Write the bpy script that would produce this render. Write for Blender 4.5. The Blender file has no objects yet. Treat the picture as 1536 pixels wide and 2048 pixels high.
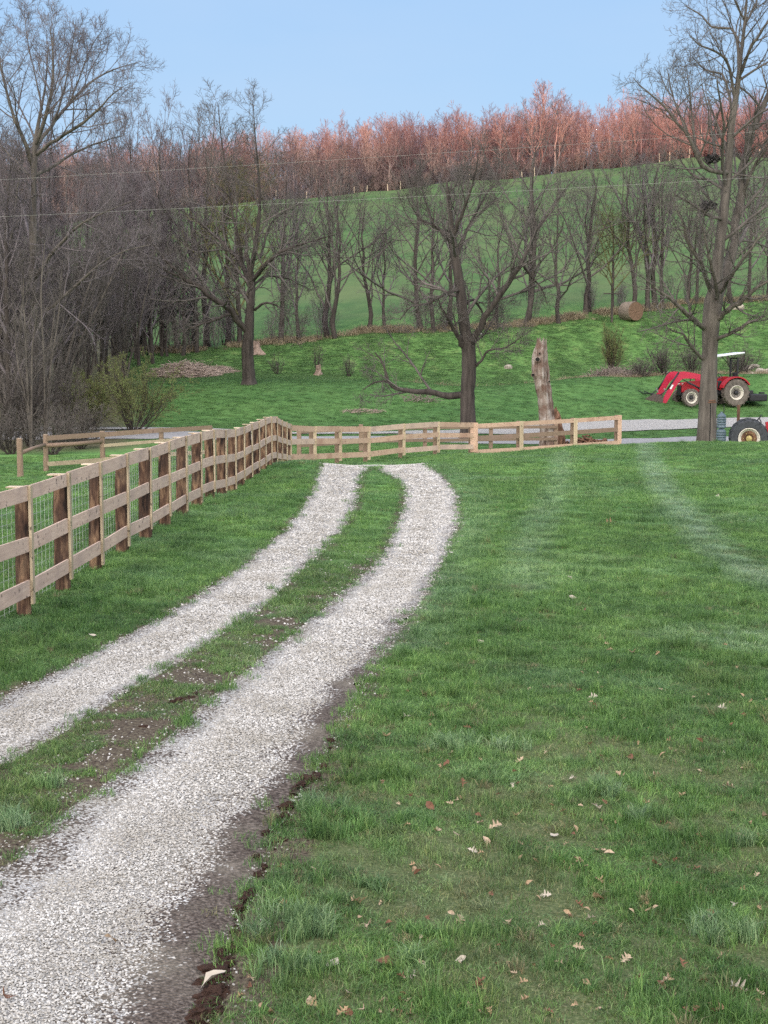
import bpy, math, random
import numpy as np
from mathutils import Vector, Matrix
R_ = math.radians
scene = bpy.context.scene
COL = scene.collection
random.seed(7)

# ------------------------------------------------------------------ camera
F = 2740.0; W0, H0 = 1536.0, 2048.0; PITCH = R_(6.0); HC = 2.6
cd = bpy.data.cameras.new("camera"); cam = bpy.data.objects.new("camera", cd); COL.objects.link(cam)
cd.sensor_fit = 'VERTICAL'; cd.sensor_height = 24.0; cd.lens = 24.0*F/H0
cd.clip_start = 0.1; cd.clip_end = 6000
cam.location = (0, 0, HC); cam.rotation_euler = (math.pi/2-PITCH, 0, 0)
scene.camera = cam

# ------------------------------------------------------------------ sky, sun, exposure
GLOW = (3.35, 2.95, 2.55)            # the bright western sky round the low sun
SUN_EL, SUN_AZ = 1.3, 14.0          # degrees; light travels towards +Y, from behind and left
w = bpy.data.worlds.new("World"); scene.world = w; w.use_nodes = True
nt = w.node_tree; nt.nodes.clear()
sky = nt.nodes.new('ShaderNodeTexSky'); sky.sky_type = 'NISHITA'; sky.sun_disc = False
sky.sun_elevation = R_(SUN_EL+3.0); sky.sun_rotation = R_(180+SUN_AZ)
sky.air_density = 1.0; sky.dust_density = 0.6; sky.ozone_density = 1.6
def wn(k, **kw):
    x = nt.nodes.new(k)
    for a_, b_ in kw.items(): setattr(x, a_, b_)
    return x
wl = nt.links.new
def wmix(f, a, b, bt='MIX'):
    x = wn('ShaderNodeMix', data_type='RGBA', blend_type=bt)
    for so_, v in ((x.inputs[0], f), (x.inputs[6], a), (x.inputs[7], b)):
        if isinstance(v, (int, float)): so_.default_value = v
        elif isinstance(v, tuple): so_.default_value = (*v, 1)
        else: wl(v, so_)
    return x.outputs[2]
tc = wn('ShaderNodeTexCoord'); sep = wn('ShaderNodeSeparateXYZ'); wl(tc.outputs['Generated'], sep.inputs[0])
rmp = wn('ShaderNodeValToRGB'); wl(sep.outputs[2], rmp.inputs[0])
rmp.color_ramp.elements[0].position = 0.05; rmp.color_ramp.elements[0].color = (.405, .575, .81, 1)
rmp.color_ramp.elements[1].position = 0.5; rmp.color_ramp.elements[1].color = (.25, .445, .79, 1)
e_ = rmp.color_ramp.elements.new(.2); e_.color = (.325, .52, .80, 1)
nsky = wmix(1.0, sky.outputs[0], (.26, .27, .31), 'MULTIPLY')
base = wmix(.8, nsky, rmp.outputs[0])
nz_ = wn('ShaderNodeTexNoise'); nz_.inputs['Scale'].default_value = 2.2; nz_.inputs['Detail'].default_value = 4
mp_ = wn('ShaderNodeMapping'); mp_.inputs['Scale'].default_value = (1, 1, 3.5); wl(tc.outputs['Generated'], mp_.inputs[0]); wl(mp_.outputs[0], nz_.inputs[0])
vr = wn('ShaderNodeMapRange'); vr.inputs['From Min'].default_value = .4; vr.inputs['From Max'].default_value = .7; vr.inputs['To Max'].default_value = .30; wl(nz_.outputs[0], vr.inputs[0])
base = wmix(vr.outputs[0], base, (.52, .63, .80))
dt = wn('ShaderNodeVectorMath', operation='DOT_PRODUCT'); wl(tc.outputs['Generated'], dt.inputs[0])
dt.inputs[1].default_value = (-math.sin(R_(SUN_AZ))*.94, -math.cos(R_(SUN_AZ))*.94, .34)
m1 = wn('ShaderNodeMath', operation='MULTIPLY_ADD'); wl(dt.outputs['Value'], m1.inputs[0]); m1.inputs[1].default_value = .5; m1.inputs[2].default_value = .5
m2 = wn('ShaderNodeMath', operation='POWER'); wl(m1.outputs[0], m2.inputs[0]); m2.inputs[1].default_value = 2.6
glow = wmix(1.0, m2.outputs[0], GLOW, 'MULTIPLY')
tot = wmix(1.0, base, glow, 'ADD')
bg = wn('ShaderNodeBackground'); bg.inputs[1].default_value = 1.0; wo = wn('ShaderNodeOutputWorld')
wl(tot, bg.inputs[0]); wl(bg.outputs[0], wo.inputs[0])
sl = bpy.data.lights.new("sun", 'SUN'); sl.energy = 4.3; sl.angle = R_(0.5); sl.color = (1.0, 0.30, 0.20)
so = bpy.data.objects.new("sun", sl); COL.objects.link(so)
_az, _el = R_(SUN_AZ), R_(SUN_EL)
ldir = Vector((math.sin(_az)*math.cos(_el), math.cos(_az)*math.cos(_el), -math.sin(_el)))
so.rotation_euler = ldir.to_track_quat('-Z', 'Y').to_euler(); so.location = (-30, -60, 80)
scene.view_settings.view_transform = 'Standard'; scene.view_settings.look = 'None'
scene.view_settings.exposure = 0.22; scene.view_settings.gamma = 1.0
scene.cycles.max_bounces = 5; scene.cycles.diffuse_bounces = 2; scene.cycles.transparent_max_bounces = 6
scene.cycles.use_denoising = False

# ------------------------------------------------------------------ pixel <-> world
def ray(px, py):
    s = (H0/2-py)/F
    fy = math.cos(PITCH)+s*math.sin(PITCH); fz = -math.sin(PITCH)+s*math.cos(PITCH)
    return (px-W0/2)/F/fy, fz/fy          # X/Y , (Z-HC)/Y
def P(px, py, Y):
    a, b = ray(px, py); return np.array([a*Y, Y, HC+b*Y])
def Rz(py, Y): return HC+ray(0, py)[1]*Y

# ------------------------------------------------------------------ terrain
def pchip(x, y, xq):
    x = np.asarray(x, float); y = np.asarray(y, float); h = np.diff(x); d = np.diff(y)/h
    m = np.zeros_like(y)
    for i in range(1, len(x)-1):
        if d[i-1]*d[i] > 0:
            w1 = 2*h[i]+h[i-1]; w2 = h[i]+2*h[i-1]; m[i] = (w1+w2)/(w1/d[i-1]+w2/d[i])
    m[0] = d[0]*0; m[-1] = d[-1]
    i = np.clip(np.searchsorted(x, xq)-1, 0, len(h)-1); t = (xq-x[i])/h[i]
    t = np.clip(t, 0, 1)
    return ((1+2*t)*(1-t)**2*y[i]+t*(1-t)**2*h[i]*m[i]+t*t*(3-2*t)*y[i+1]+t*t*(t-1)*h[i]*m[i+1])
def p_(Y, py): return (Y, Rz(py, Y))
def hill(Y0, z0, pyc):
    zc = Rz(pyc, 290); out = []
    for Y in (135, 160, 190, 220, 250, 272):
        t = (Y-Y0)/(290-Y0); out.append((Y, z0+(zc-z0)*(t**1.12)))
    return out+[(290, zc), (300, zc+0.6), (330, zc+0.8), (420, zc-4), (900, zc-20)]
def colm(px, pts, pyc):
    pts = [(-10, 0)]+pts; pts = pts+hill(pts[-1][0], pts[-1][1], pyc)
    return ray(px, 900)[0], pts
CT = [
 colm(0,   [(6,0),(14,.10),(20,.02),(28,-.35),(46,-1.1),(60,-1.0),(68,-.55),(72,-.4),p_(85,778),p_(92,762),p_(106,705)], 470),
 colm(350, [(6,0),(14,.10),(25,.13),(29,-.10),(46,-.95),(60,-.85),(68,-.5),p_(72,852),p_(86,765),p_(91,758),p_(106,700)], 420),
 colm(600, [(6,0),(20,.08),(30,.09),(36,.08),(43,-.46),(50,-.75),(62,-.8),(70,-.6),p_(72,852),p_(86,762),p_(89,760),p_(95,752),p_(107,682)], 393),
 colm(768, [(6,0),(30,.0),(36,-.06),(41,-.29),(48,-.7),(62,-.75),(70,-.6),p_(72,852),p_(87,762),(90,1.5),p_(95,752),p_(108,663)], 383),
 colm(950, [(6,0),(30,.0),(40,-.12),(50,-.56),(56,-.9),(62,-.85),(70,-.7),p_(73,850),p_(86,773),(89,1.1),p_(95,760),p_(109,655)], 363),
 colm(1200,[(6,0),(30,.05),(50,-.22),(56,-.95),(62,-.95),(70,-.7),p_(75,842),p_(88,754),(92,1.7),p_(98,742),p_(113,628)], 334),
 colm(1400,[(6,0),(30,.08),(50,-.10),(56,-1.04),(62,-1.0),p_(69,866),p_(72,855),p_(78,834),p_(84,811),p_(91,748),(95,1.9),p_(99,738),p_(117,603)], 317),
]
YG = np.concatenate([np.arange(-10, 130, 0.25), np.arange(130, 901, 2.0)])
CU = np.array([c[0] for c in CT]); CZ = np.array([pchip([a for a, b in c[1]], [b for a, b in c[1]], YG) for c in CT])
def smn(x, y, s, seed):
    r = np.random.RandomState(seed); o = np.zeros_like(x)
    for k in range(5):
        a = r.uniform(0, 2*math.pi); f = r.uniform(.6, 1.6)/s; o = o+np.sin((x*math.cos(a)+y*math.sin(a))*f*2*math.pi+r.uniform(0, 6.3))
    return o/5
def gz(x, y):
    x = np.asarray(x, float); y = np.asarray(y, float)
    yy = np.clip(y, -10, 900); u = np.clip(x/np.maximum(yy, 3.0), CU[0]-.001, CU[-1])
    i = np.clip(np.searchsorted(CU, u)-1, 0, len(CU)-2); t = np.clip((u-CU[i])/(CU[i+1]-CU[i]), 0, 1); t = t*t*(3-2*t)
    zs = np.stack([np.interp(yy, YG, c) for c in CZ]); idx = np.arange(zs.shape[1]) if zs.ndim > 1 else None
    if zs.ndim == 1: z = zs[i]*(1-t)+zs[i+1]*t
    else:
        sh = x.shape; zf = zs.reshape(len(CT), -1); ii = i.ravel(); k = np.arange(ii.size)
        z = (zf[ii, k]*(1-t.ravel())+zf[ii+1, k]*t.ravel()).reshape(sh)
    amp = np.clip((y-3)/12, 0, 1)
    z = z+amp*(.025*smn(x, y, 2.3, 1)+.03*smn(x, y, 6, 2))+np.clip((y-60)/60, 0, 1)*.12*smn(x, y, 14, 3)+np.clip((y-130)/60, 0, 1)*.8*smn(x, y, 70, 4)
    # unseen ridge added far behind the camera, shaped to shade the valley from the low sun
    b = np.clip((-y-350)/550, 0, 1); b = b*b*(3-2*b)
    z = z+b*(SHADE_RIDGE-.03*np.clip(x+268, -110, 110)+3*smn(x, y, 700, 9)+1.2*smn(x, y, 90, 10))
    return z
SHADE_RIDGE = 76.6
def gz1(x, y): return float(gz(np.array([x]), np.array([y]))[0])
def hit(px, py, y0=4.0, y1=300):
    a, b = ray(px, py); Y = np.arange(y0, y1, 0.05); d = HC+b*Y-gz(a*Y, Y)
    k = np.argmax(d < 0) if (d < 0).any() else len(Y)-1
    return np.array([a*Y[k], Y[k], HC+b*Y[k]])
def G(px, Y, py=850):
    x = ray(px, py)[0]*Y; return np.array([x, Y, gz1(x, Y)])

# driveway edges traced as lines on the ground
def edge(pts):
    w_ = np.array([hit(*p) for p in pts]); o = np.argsort(w_[:, 1]); return w_[o, 1], w_[o, 0]
E = [edge([(-260,1520),(-120,1448),(0,1388),(100,1345),(200,1290),(330,1225),(450,1150),(540,1080),(590,1030),(620,985),(634,938)]),
     edge([(-300,1700),(-150,1620),(0,1535),(110,1475),(250,1390),(380,1310),(480,1245),(560,1185),(640,1110),(690,1060),(715,1010),(722,965),(724,950),(738,938)]),
     edge([(-330,1990),(-150,1850),(0,1725),(120,1620),(250,1530),(330,1470),(430,1380),(520,1310),(620,1230),(700,1165),(760,1110),(790,1050),(808,1000),(800,965),(780,950),(752,938)]),
     edge([(400,2200),(430,2048),(480,1850),(560,1660),(640,1530),(700,1430),(750,1340),(800,1270),(860,1180),(900,1100),(925,1040),(920,990),(893,955),(862,934)])]
YEND = 41.6
def tracks(x, y):
    """signed inside-distance (m, positive inside) of left and right track"""
    e = [np.interp(y, a, b) for a, b in E]
    # all edges meet and swing right just short of the fence
    t1 = np.minimum(x-e[0], e[1]-x); t2 = np.minimum(x-e[2], e[3]-x)
    cap = YEND-y
    swing = np.minimum(np.minimum(x-e[0], e[3]-x), .1*smn(x, x*0, .6, 6)+1.7-np.abs(y-40.1))
    return np.maximum(np.minimum(t1, cap), -9), np.minimum(t2, cap), swing
def inside(x, y):
    a, b, c = tracks(x, y); return np.maximum(np.maximum(a, b), c)

# ------------------------------------------------------------------ object helpers
def tag(o, label=None, cat=None, group=None, kind=None):
    if label: o["label"] = label
    if cat: o["category"] = cat
    if group: o["group"] = group
    if kind: o["kind"] = kind
    return o
def empty(name, loc=(0, 0, 0), rz=0.0):
    o = bpy.data.objects.new(name, None); COL.objects.link(o); o.location = [float(v) for v in loc]; o.rotation_euler = (0, 0, rz); o.empty_display_size = .2
    return o
def npmesh(name, V, faces, mat=None, parent=None, smooth=False, link=True, loc=None):
    """V (n,3); faces list of int arrays (m,k)"""
    me = bpy.data.meshes.new(name); V = np.asarray(V, np.float32)
    if not isinstance(faces, list): faces = [faces]
    faces = [np.asarray(f, np.int32) for f in faces if len(f)]
    me.vertices.add(len(V)); me.vertices.foreach_set("co", V.ravel())
    nl = sum(f.size for f in faces); npol = sum(len(f) for f in faces)
    me.loops.add(nl); me.loops.foreach_set("vertex_index", np.concatenate([f.ravel() for f in faces]))
    tot = np.concatenate([np.full(len(f), f.shape[1], np.int32) for f in faces]); st = np.concatenate([[0], np.cumsum(tot)[:-1]]).astype(np.int32)
    me.polygons.add(npol); me.polygons.foreach_set("loop_start", st); me.polygons.foreach_set("loop_total", tot)
    if smooth: me.polygons.foreach_set("use_smooth", np.ones(npol, bool))
    me.update(calc_edges=True)
    if mat: me.materials.append(mat)
    o = bpy.data.objects.new(name, me)
    if link: COL.objects.link(o)
    if parent: o.parent = parent
    if loc is not None: o.location = [float(v) for v in loc]
    return o
class MB:
    """collects shapes of one part"""
    def __init__(s): s.v = []; s.f = []; s.n = 0
    def add(s, V, faces):
        V = np.asarray(V, float).reshape(-1, 3); s.v.append(V)
        for f in faces: s.f.append([i+s.n for i in f])
        s.n += len(V); return s
    def hexa(s, a):  # 8 pts: bottom 4 ccw, top 4
        return s.add(a, [(0,3,2,1),(4,5,6,7),(0,1,5,4),(1,2,6,5),(2,3,7,6),(3,0,4,7)])
    def box(s, c, d, rot=None, bev=0.0):
        hx, hy, hz = d[0]/2, d[1]/2, d[2]/2
        if bev <= 0:
            a = np.array([(-hx,-hy,-hz),(hx,-hy,-hz),(hx,hy,-hz),(-hx,hy,-hz),(-hx,-hy,hz),(hx,-hy,hz),(hx,hy,hz),(-hx,hy,hz)])
            if rot is not None: a = a@np.array(rot).T
            return s.hexa(a+np.array(c))
        b = bev; prof = [(-hx+b,-hy),(hx-b,-hy),(hx,-hy+b),(hx,hy-b),(hx-b,hy),(-hx+b,hy),(-hx,hy-b),(-hx,-hy+b)]
        rings = []
        for z, k in ((-hz, 1-b/hx*.8), (-hz+b, 1), (hz-b, 1), (hz, 1-b/hx*.8)):
            ky = 1-(1-k)*hx/hy if k < 1 else 1
            rings.append([(x*k, y*ky, z) for x, y in prof])
        a = np.array(rings).reshape(-1, 3)
        if rot is not None: a = a@np.array(rot).T
        fs = [tuple(range(7, -1, -1)), tuple(range(24, 32))]
        for r in range(3):
            for i in range(8): j = (i+1) % 8; fs.append((r*8+i, r*8+j, r*8+8+j, r*8+8+i))
        return s.add(a+np.array(c), fs)
    def tube(s, pts, rad, n=8, cap=True):
        pts = np.asarray(pts, float); rad = np.broadcast_to(np.asarray(rad, float), (len(pts),))
        t = np.gradient(pts, axis=0); t /= np.linalg.norm(t, axis=1)[:, None]+1e-9
        ref = np.array([0, 0, 1.]) if abs(t[:, 2]).mean() < .85 else np.array([1., 0, 0])
        a = np.cross(t, ref); a /= np.linalg.norm(a, axis=1)[:, None]+1e-9; b = np.cross(t, a)
        th = np.arange(n)*2*math.pi/n
        V = pts[:, None]+rad[:, None, None]*(np.cos(th)[None, :, None]*a[:, None]+np.sin(th)[None, :, None]*b[:, None])
        fs = []
        for i in range(len(pts)-1):
            for j in range(n): k = (j+1) % n; fs.append((i*n+j, i*n+k, i*n+n+k, i*n+n+j))
        if cap: fs += [tuple(range(n-1, -1, -1)), tuple((len(pts)-1)*n+j for j in range(n))]
        return s.add(V.reshape(-1, 3), fs)
    def lathe(s, prof, n=24, axis='y', c=(0, 0, 0), cap=True):
        """prof [(r,h)]; revolve about axis"""
        th = np.arange(n)*2*math.pi/n; V = []
        for r, h in prof:
            for a in th:
                if axis == 'y': V.append((r*math.cos(a)+c[0], h+c[1], r*math.sin(a)+c[2]))
                else: V.append((r*math.cos(a)+c[0], r*math.sin(a)+c[1], h+c[2]))
        fs = []
        for i in range(len(prof)-1):
            for j in range(n): k = (j+1) % n; fs.append((i*n+j, i*n+k, i*n+n+k, i*n+n+j))
        if cap: fs += [tuple(range(n-1, -1, -1)), tuple((len(prof)-1)*n+j for j in range(n))]
        return s.add(V, fs)
    def prism(s, poly, y0, y1):
        """polygon in xz extruded along y"""
        n = len(poly); V = [(x, y0, z) for x, z in poly]+[(x, y1, z) for x, z in poly]
        fs = [tuple(range(n)), tuple(range(2*n-1, n-1, -1))]+[(i, i+n, (i+1) % n+n, (i+1) % n) for i in range(n)]
        return s.add(V, fs)
    def build(s, name, mat, parent=None, smooth=False, loc=None):
        me = bpy.data.meshes.new(name); me.from_pydata(np.concatenate(s.v).tolist(), [], s.f); me.update()
        if smooth: me.polygons.foreach_set("use_smooth", [True]*len(me.polygons))
        me.materials.append(mat); o = bpy.data.objects.new(name, me); COL.objects.link(o)
        if parent: o.parent = parent
        if loc is not None: o.location = [float(v) for v in loc]
        return o

# ------------------------------------------------------------------ materials
class NM:
    def __init__(s, name):
        s.m = bpy.data.materials.new(name); s.m.use_nodes = True; s.t = s.m.node_tree; s.b = s.t.nodes["Principled BSDF"]; s.b.inputs["Roughness"].default_value = .85
        s.b.inputs["Specular IOR Level"].default_value = .25
    def n(s, k, **kw):
        x = s.t.nodes.new(k)
        for a, b in kw.items(): setattr(x, a, b)
        return x
    def l(s, a, b): s.t.links.new(a, b)
    def pos(s, obj=False):
        if obj: return s.n('ShaderNodeTexCoord').outputs['Object']
        return s.n('ShaderNodeNewGeometry').outputs['Position']
    def noise(s, scale, detail=4, vec=None, stretch=None, rough=.6, obj=False, out=0):
        v = vec or s.pos(obj)
        if stretch:
            mp = s.n('ShaderNodeMapping'); mp.inputs['Scale'].default_value = stretch; s.l(v, mp.inputs[0]); v = mp.outputs[0]
        x = s.n('ShaderNodeTexNoise'); x.inputs['Scale'].default_value = scale; x.inputs['Detail'].default_value = detail; x.inputs['Roughness'].default_value = rough
        s.l(v, x.inputs['Vector']); return x.outputs[out]
    def ramp(s, fac, stops):
        r = s.n('ShaderNodeValToRGB'); e = r.color_ramp.elements
        while len(e) < len(stops): e.new(.5)
        for k, (p, c) in enumerate(stops):
            e[k].position = p; e[k].color = (*c, 1) if isinstance(c, tuple) else (c, c, c, 1)
        s.l(fac, r.inputs[0]); return r.outputs[0]
    def mix(s, fac, a, b, bt='MIX'):
        x = s.n('ShaderNodeMix', data_type='RGBA', blend_type=bt)
        for sock, v in ((x.inputs[0], fac), (x.inputs[6], a), (x.inputs[7], b)):
            if isinstance(v, (int, float)): sock.default_value = v
            elif isinstance(v, tuple): sock.default_value = (*v, 1)
            else: s.l(v, sock)
        return x.outputs[2]
    def math(s, op, a, b=0.0, c=None):
        x = s.n('ShaderNodeMath', operation=op)
        for k, v in enumerate([a, b]+([c] if c is not None else [])):
            if isinstance(v, (int, float)): x.inputs[k].default_value = v
            else: s.l(v, x.inputs[k])
        return x.outputs[0]
    def attr(s, name, typ='GEOMETRY', out='Fac'):
        x = s.n('ShaderNodeAttribute', attribute_name=name, attribute_type=typ); return x.outputs[out]
    def bump(s, h, st=.5, dist=.02):
        b = s.n('ShaderNodeBump'); b.inputs['Strength'].default_value = st; b.inputs['Distance'].default_value = dist
        s.l(h, b.inputs['Height']); s.l(b.outputs[0], s.b.inputs['Normal'])
    def color(s, c):
        if isinstance(c, tuple): s.b.inputs['Base Color'].default_value = (*c, 1)
        else: s.l(c, s.b.inputs['Base Color'])
        return s
def plain(name, c, rough=.6, metal=0, var=.25, scale=12, spec=.4):
    m = NM(name); n = m.noise(scale, 5, obj=True)
    m.color(m.mix(m.ramp(n, [(.35, 0.), (.7, 1.)]), tuple(v*(1-var) for v in c), tuple(min(1, v*(1+var*.6)) for v in c)))
    m.b.inputs['Roughness'].default_value = rough; m.b.inputs['Metallic'].default_value = metal; m.b.inputs['Specular IOR Level'].default_value = spec
    return m.m
def bark(name, dark, light, scale=6, stretch=(1, 1, .12), obj=True, moss=None, vary=0):
    m = NM(name); n = m.noise(scale, 6, stretch=stretch, obj=obj); n2 = m.noise(.6, 3, obj=obj)
    c = m.mix(m.ramp(n, [(.3, 0.), (.68, 1.)]), dark, light)
    c = m.mix(m.ramp(n2, [(.42, 0.), (.7, .5)]), c, moss or tuple(v*1.25 for v in light))
    if vary:
        oi = m.n('ShaderNodeObjectInfo'); c = m.mix(1., c, m.ramp(oi.outputs['Random'], [(0., (.45, .42, .50)), (.35, (.8, .72, .75)), (.7, (1.1, 1.0, .95)), (1., (1.45, 1.35, 1.25))]), 'MULTIPLY')
    m.color(c); m.bump(n, .8, .05); return m.m
M = {}
M['bark'] = bark('bark', (.020, .016, .014), (.085, .071, .062))
M['bark_pale'] = bark('bark_pale', (.036, .030, .026), (.16, .14, .12))
M['twig'] = bark('twig', (.072, .063, .058), (.15, .132, .12), 3)
M['twig_purple'] = bark('twig_purple', (.095, .080, .086), (.19, .165, .172), 3)
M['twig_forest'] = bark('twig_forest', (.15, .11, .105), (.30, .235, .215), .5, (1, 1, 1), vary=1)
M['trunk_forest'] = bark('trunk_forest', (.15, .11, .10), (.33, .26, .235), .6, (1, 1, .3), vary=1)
M['twig_green'] = bark('twig_green', (.10, .095, .045), (.17, .16, .07), 3)
M['bud'] = plain('bud', (.15, .19, .06), .9, var=.35, scale=2)
def lumber(name, a, b, stain=(.30, .20, .17), st=(.5, 6, 6)):
    m = NM(name); g = m.noise(5, 7, stretch=st, obj=True, rough=.7); k = m.noise(1.7, 3, obj=True); q = m.noise(2.2, 2)
    oi = m.n('ShaderNodeObjectInfo')
    c = m.mix(m.ramp(g, [(.3, 0.), (.7, 1.)]), a, b); c = m.mix(m.ramp(k, [(.46, 0.), (.66, .6)]), c, stain)
    c = m.mix(m.math('MULTIPLY', oi.outputs['Random'], .5), c, tuple(v*.66 for v in b)); c = m.mix(m.ramp(m.noise(13, 3, obj=True), [(.63, 0.), (.67, .85)]), c, tuple(v*.35 for v in stain))
    m.color(c); m.bump(g, .4, .004); return m.m
M['board'] = lumber('board', (.48, .335, .255), (.74, .56, .445), (.34, .25, .22), (6, .5, 6))
M['board2'] = lumber('board2', (.44, .28, .20), (.68, .49, .36), (.32, .17, .12))
M['batten'] = lumber('batten', (.34, .27, .18), (.56, .46, .32), (.24, .19, .13), (6, 6, .4))
M['cutend'] = plain('cutend', (.62, .50, .36), .8, var=.15)
def logmat():
    m = NM('log'); n = m.noise(11, 7, stretch=(1, 1, .22)); k = m.noise(4.2, 5, stretch=(1, 1, .5))
    c = m.ramp(n, [(.36, (.018, .011, .009)), (.5, (.090, .050, .033)), (.64, (.26, .165, .10))])
    c = m.mix(m.ramp(k, [(.52, 0.), (.68, .7)]), c, (.05, .035, .03))
    m.color(c); m.bump(n, 1.0, .02); return m.m
M['log'] = logmat()
M['rail'] = lumber('rail', (.15, .105, .075), (.33, .24, .17))
M['wire'] = plain('wire', (.50, .55, .50), .5, .3)
M['powerwire'] = plain('powerwire', (.42, .42, .39), .6)
def snagmat():
    m = NM('snag'); n = m.noise(5, 7, stretch=(1, 1, .16), obj=True); k = m.noise(1.3, 4, obj=True)
    c = m.ramp(n, [(.36, (.05, .03, .025)), (.47, (.24, .19, .16)), (.68, (.47, .43, .40))]); c = m.mix(m.ramp(k, [(.47, 0.), (.60, .85)]), c, (.13, .075, .055))
    m.color(c); m.bump(n, 1, .06); return m.m
M['snag'] = snagmat()
M['rot'] = bark('rot', (.03, .016, .012), (.22, .12, .075), 7, (1, 1, .12))
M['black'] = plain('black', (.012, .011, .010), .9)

GREEN_A, GREEN_B = (.088, .205, .058), (.168, .325, .092)
def lawn_color(m, inst=False):
    big = m.noise(.16, 4); mid = m.noise(1.1, 4); fine = m.noise(9, 4)
    c = m.mix(m.ramp(big, [(.35, 0.), (.65, 1.)]), GREEN_A, GREEN_B)
    c = m.mix(m.ramp(mid, [(.42, 0.), (.66, .6)]), c, (.20, .35, .11))
    c = m.mix(m.ramp(fine, [(.45, 0.), (.75, .6)]), c, (.042, .095, .03))
    return c
def ground_mat():
    m = NM('ground'); c = lawn_color(m)
    th = m.ramp(m.noise(60, 5), [(.35, (.05, .045, .028)), (.55, (.10, .10, .05)), (.72, (.26, .22, .15))]); sy = m.n('ShaderNodeSeparateXYZ'); m.l(m.pos(), sy.inputs[0])
    mr = m.n('ShaderNodeMapRange'); mr.inputs['From Min'].default_value = 9; mr.inputs['From Max'].default_value = 26; mr.inputs['To Min'].default_value = .8; mr.inputs['To Max'].default_value = 0; m.l(sy.outputs[1], mr.inputs[0]); c = m.mix(mr.outputs[0], c, th)
    soil = m.ramp(m.noise(40, 8, rough=.75), [(.36, (.025, .018, .014)), (.5, (.10, .078, .058)), (.62, (.17, .15, .10)), (.72, (.34, .30, .25))])
    s = m.attr('soil'); sn = m.noise(5, 5)
    c = m.mix(m.ramp(m.math('ADD', m.math('MULTIPLY', s, 1.2), m.math('MULTIPLY', sn, .6)), [(.62, 0.), (.82, 1.)]), c, soil)
    # rough field beyond the creek and the pasture hill
    f = m.attr('field'); fn = m.noise(.9, 6, stretch=(1, .5, 1)); fn2 = m.noise(.07, 4)
    fc = m.ramp(fn, [(.3, (.060, .135, .038)), (.55, (.12, .23, .065)), (.78, (.22, .27, .10))])
    hc = m.ramp(m.noise(.5, 8, stretch=(1, .6, 1), rough=.72), [(.3, (.048, .105, .036)), (.7, (.100, .170, .058))])
    hc = m.mix(m.ramp(fn2, [(.4, 0.), (.65, .6)]), hc, (.13, .16, .07))
    c = m.mix(m.attr('far'), c, (.058, .13, .038)); c = m.mix(m.attr('pale'), c, (.30, .40, .31)); c = m.mix(f, c, fc); c = m.mix(m.attr('hill'), c, hc)
    lit = m.ramp(m.noise(2.5, 6), [(.3, (.06, .042, .034)), (.7, (.17, .125, .09))]); c = m.mix(m.attr('litter'), c, lit)
    m.color(c); m.bump(m.noise(30, 5), .6, .03); m.b.inputs['Specular IOR Level'].default_value = .1; return m.m
def gravel_mat(name='gravel', dirt=True):
    m = NM(name); v = m.n('ShaderNodeTexVoronoi'); v.inputs['Scale'].default_value = 72; m.l(m.pos(), v.inputs['Vector'])
    v2 = m.n('ShaderNodeTexVoronoi', feature='DISTANCE_TO_EDGE'); v2.inputs['Scale'].default_value = 72; m.l(m.pos(), v2.inputs['Vector'])
    sep = m.n('ShaderNodeSeparateColor'); m.l(v.outputs['Color'], sep.inputs[0])
    c = m.ramp(sep.outputs[0], [(0., (.24, .225, .205)), (.5, (.45, .435, .41)), (1., (.70, .685, .66))])
    c = m.mix(m.ramp(v2.outputs['Distance'], [(0.0, 1.), (.10, 0.)]), c, (.11, .10, .09))
    c = m.mix(m.ramp(m.noise(3, 5), [(.45, 0.), (.75, .5)]), c, (.40, .37, .32))
    if dirt:
        e = m.attr('edge'); n = m.noise(3.2, 6)
        d = m.ramp(m.noise(45, 7), [(.34, (.030, .022, .018)), (.5, (.095, .075, .062)), (.66, (.21, .175, .15))])
        q = m.math('ADD', e, m.math('MULTIPLY', m.math('SUBTRACT', n, .5), 1.1)); q = m.math('ADD', q, m.math('MULTIPLY', m.math('SUBTRACT', sep.outputs[1], .5), 1.0))
        c = m.mix(m.ramp(q, [(.50, 0.), (.56, 1.)]), c, d); c = m.mix(m.ramp(m.noise(1.4, 4), [(.48, 0.), (.72, .45)]), c, (.30, .27, .21))
    m.color(c); m.bump(v.outputs['Distance'], .7, .012); m.b.inputs['Specular IOR Level'].default_value = .15; return m.m
M['ground'] = ground_mat(); M['gravel'] = gravel_mat(); M['gravel_far'] = gravel_mat('gravel_far', False)
def road_mat():
    m = NM('roadmat'); m.color(m.ramp(m.noise(6, 6), [(.3, (.24, .235, .24)), (.7, (.36, .35, .35))])); return m.m
M['road'] = road_mat()

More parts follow.
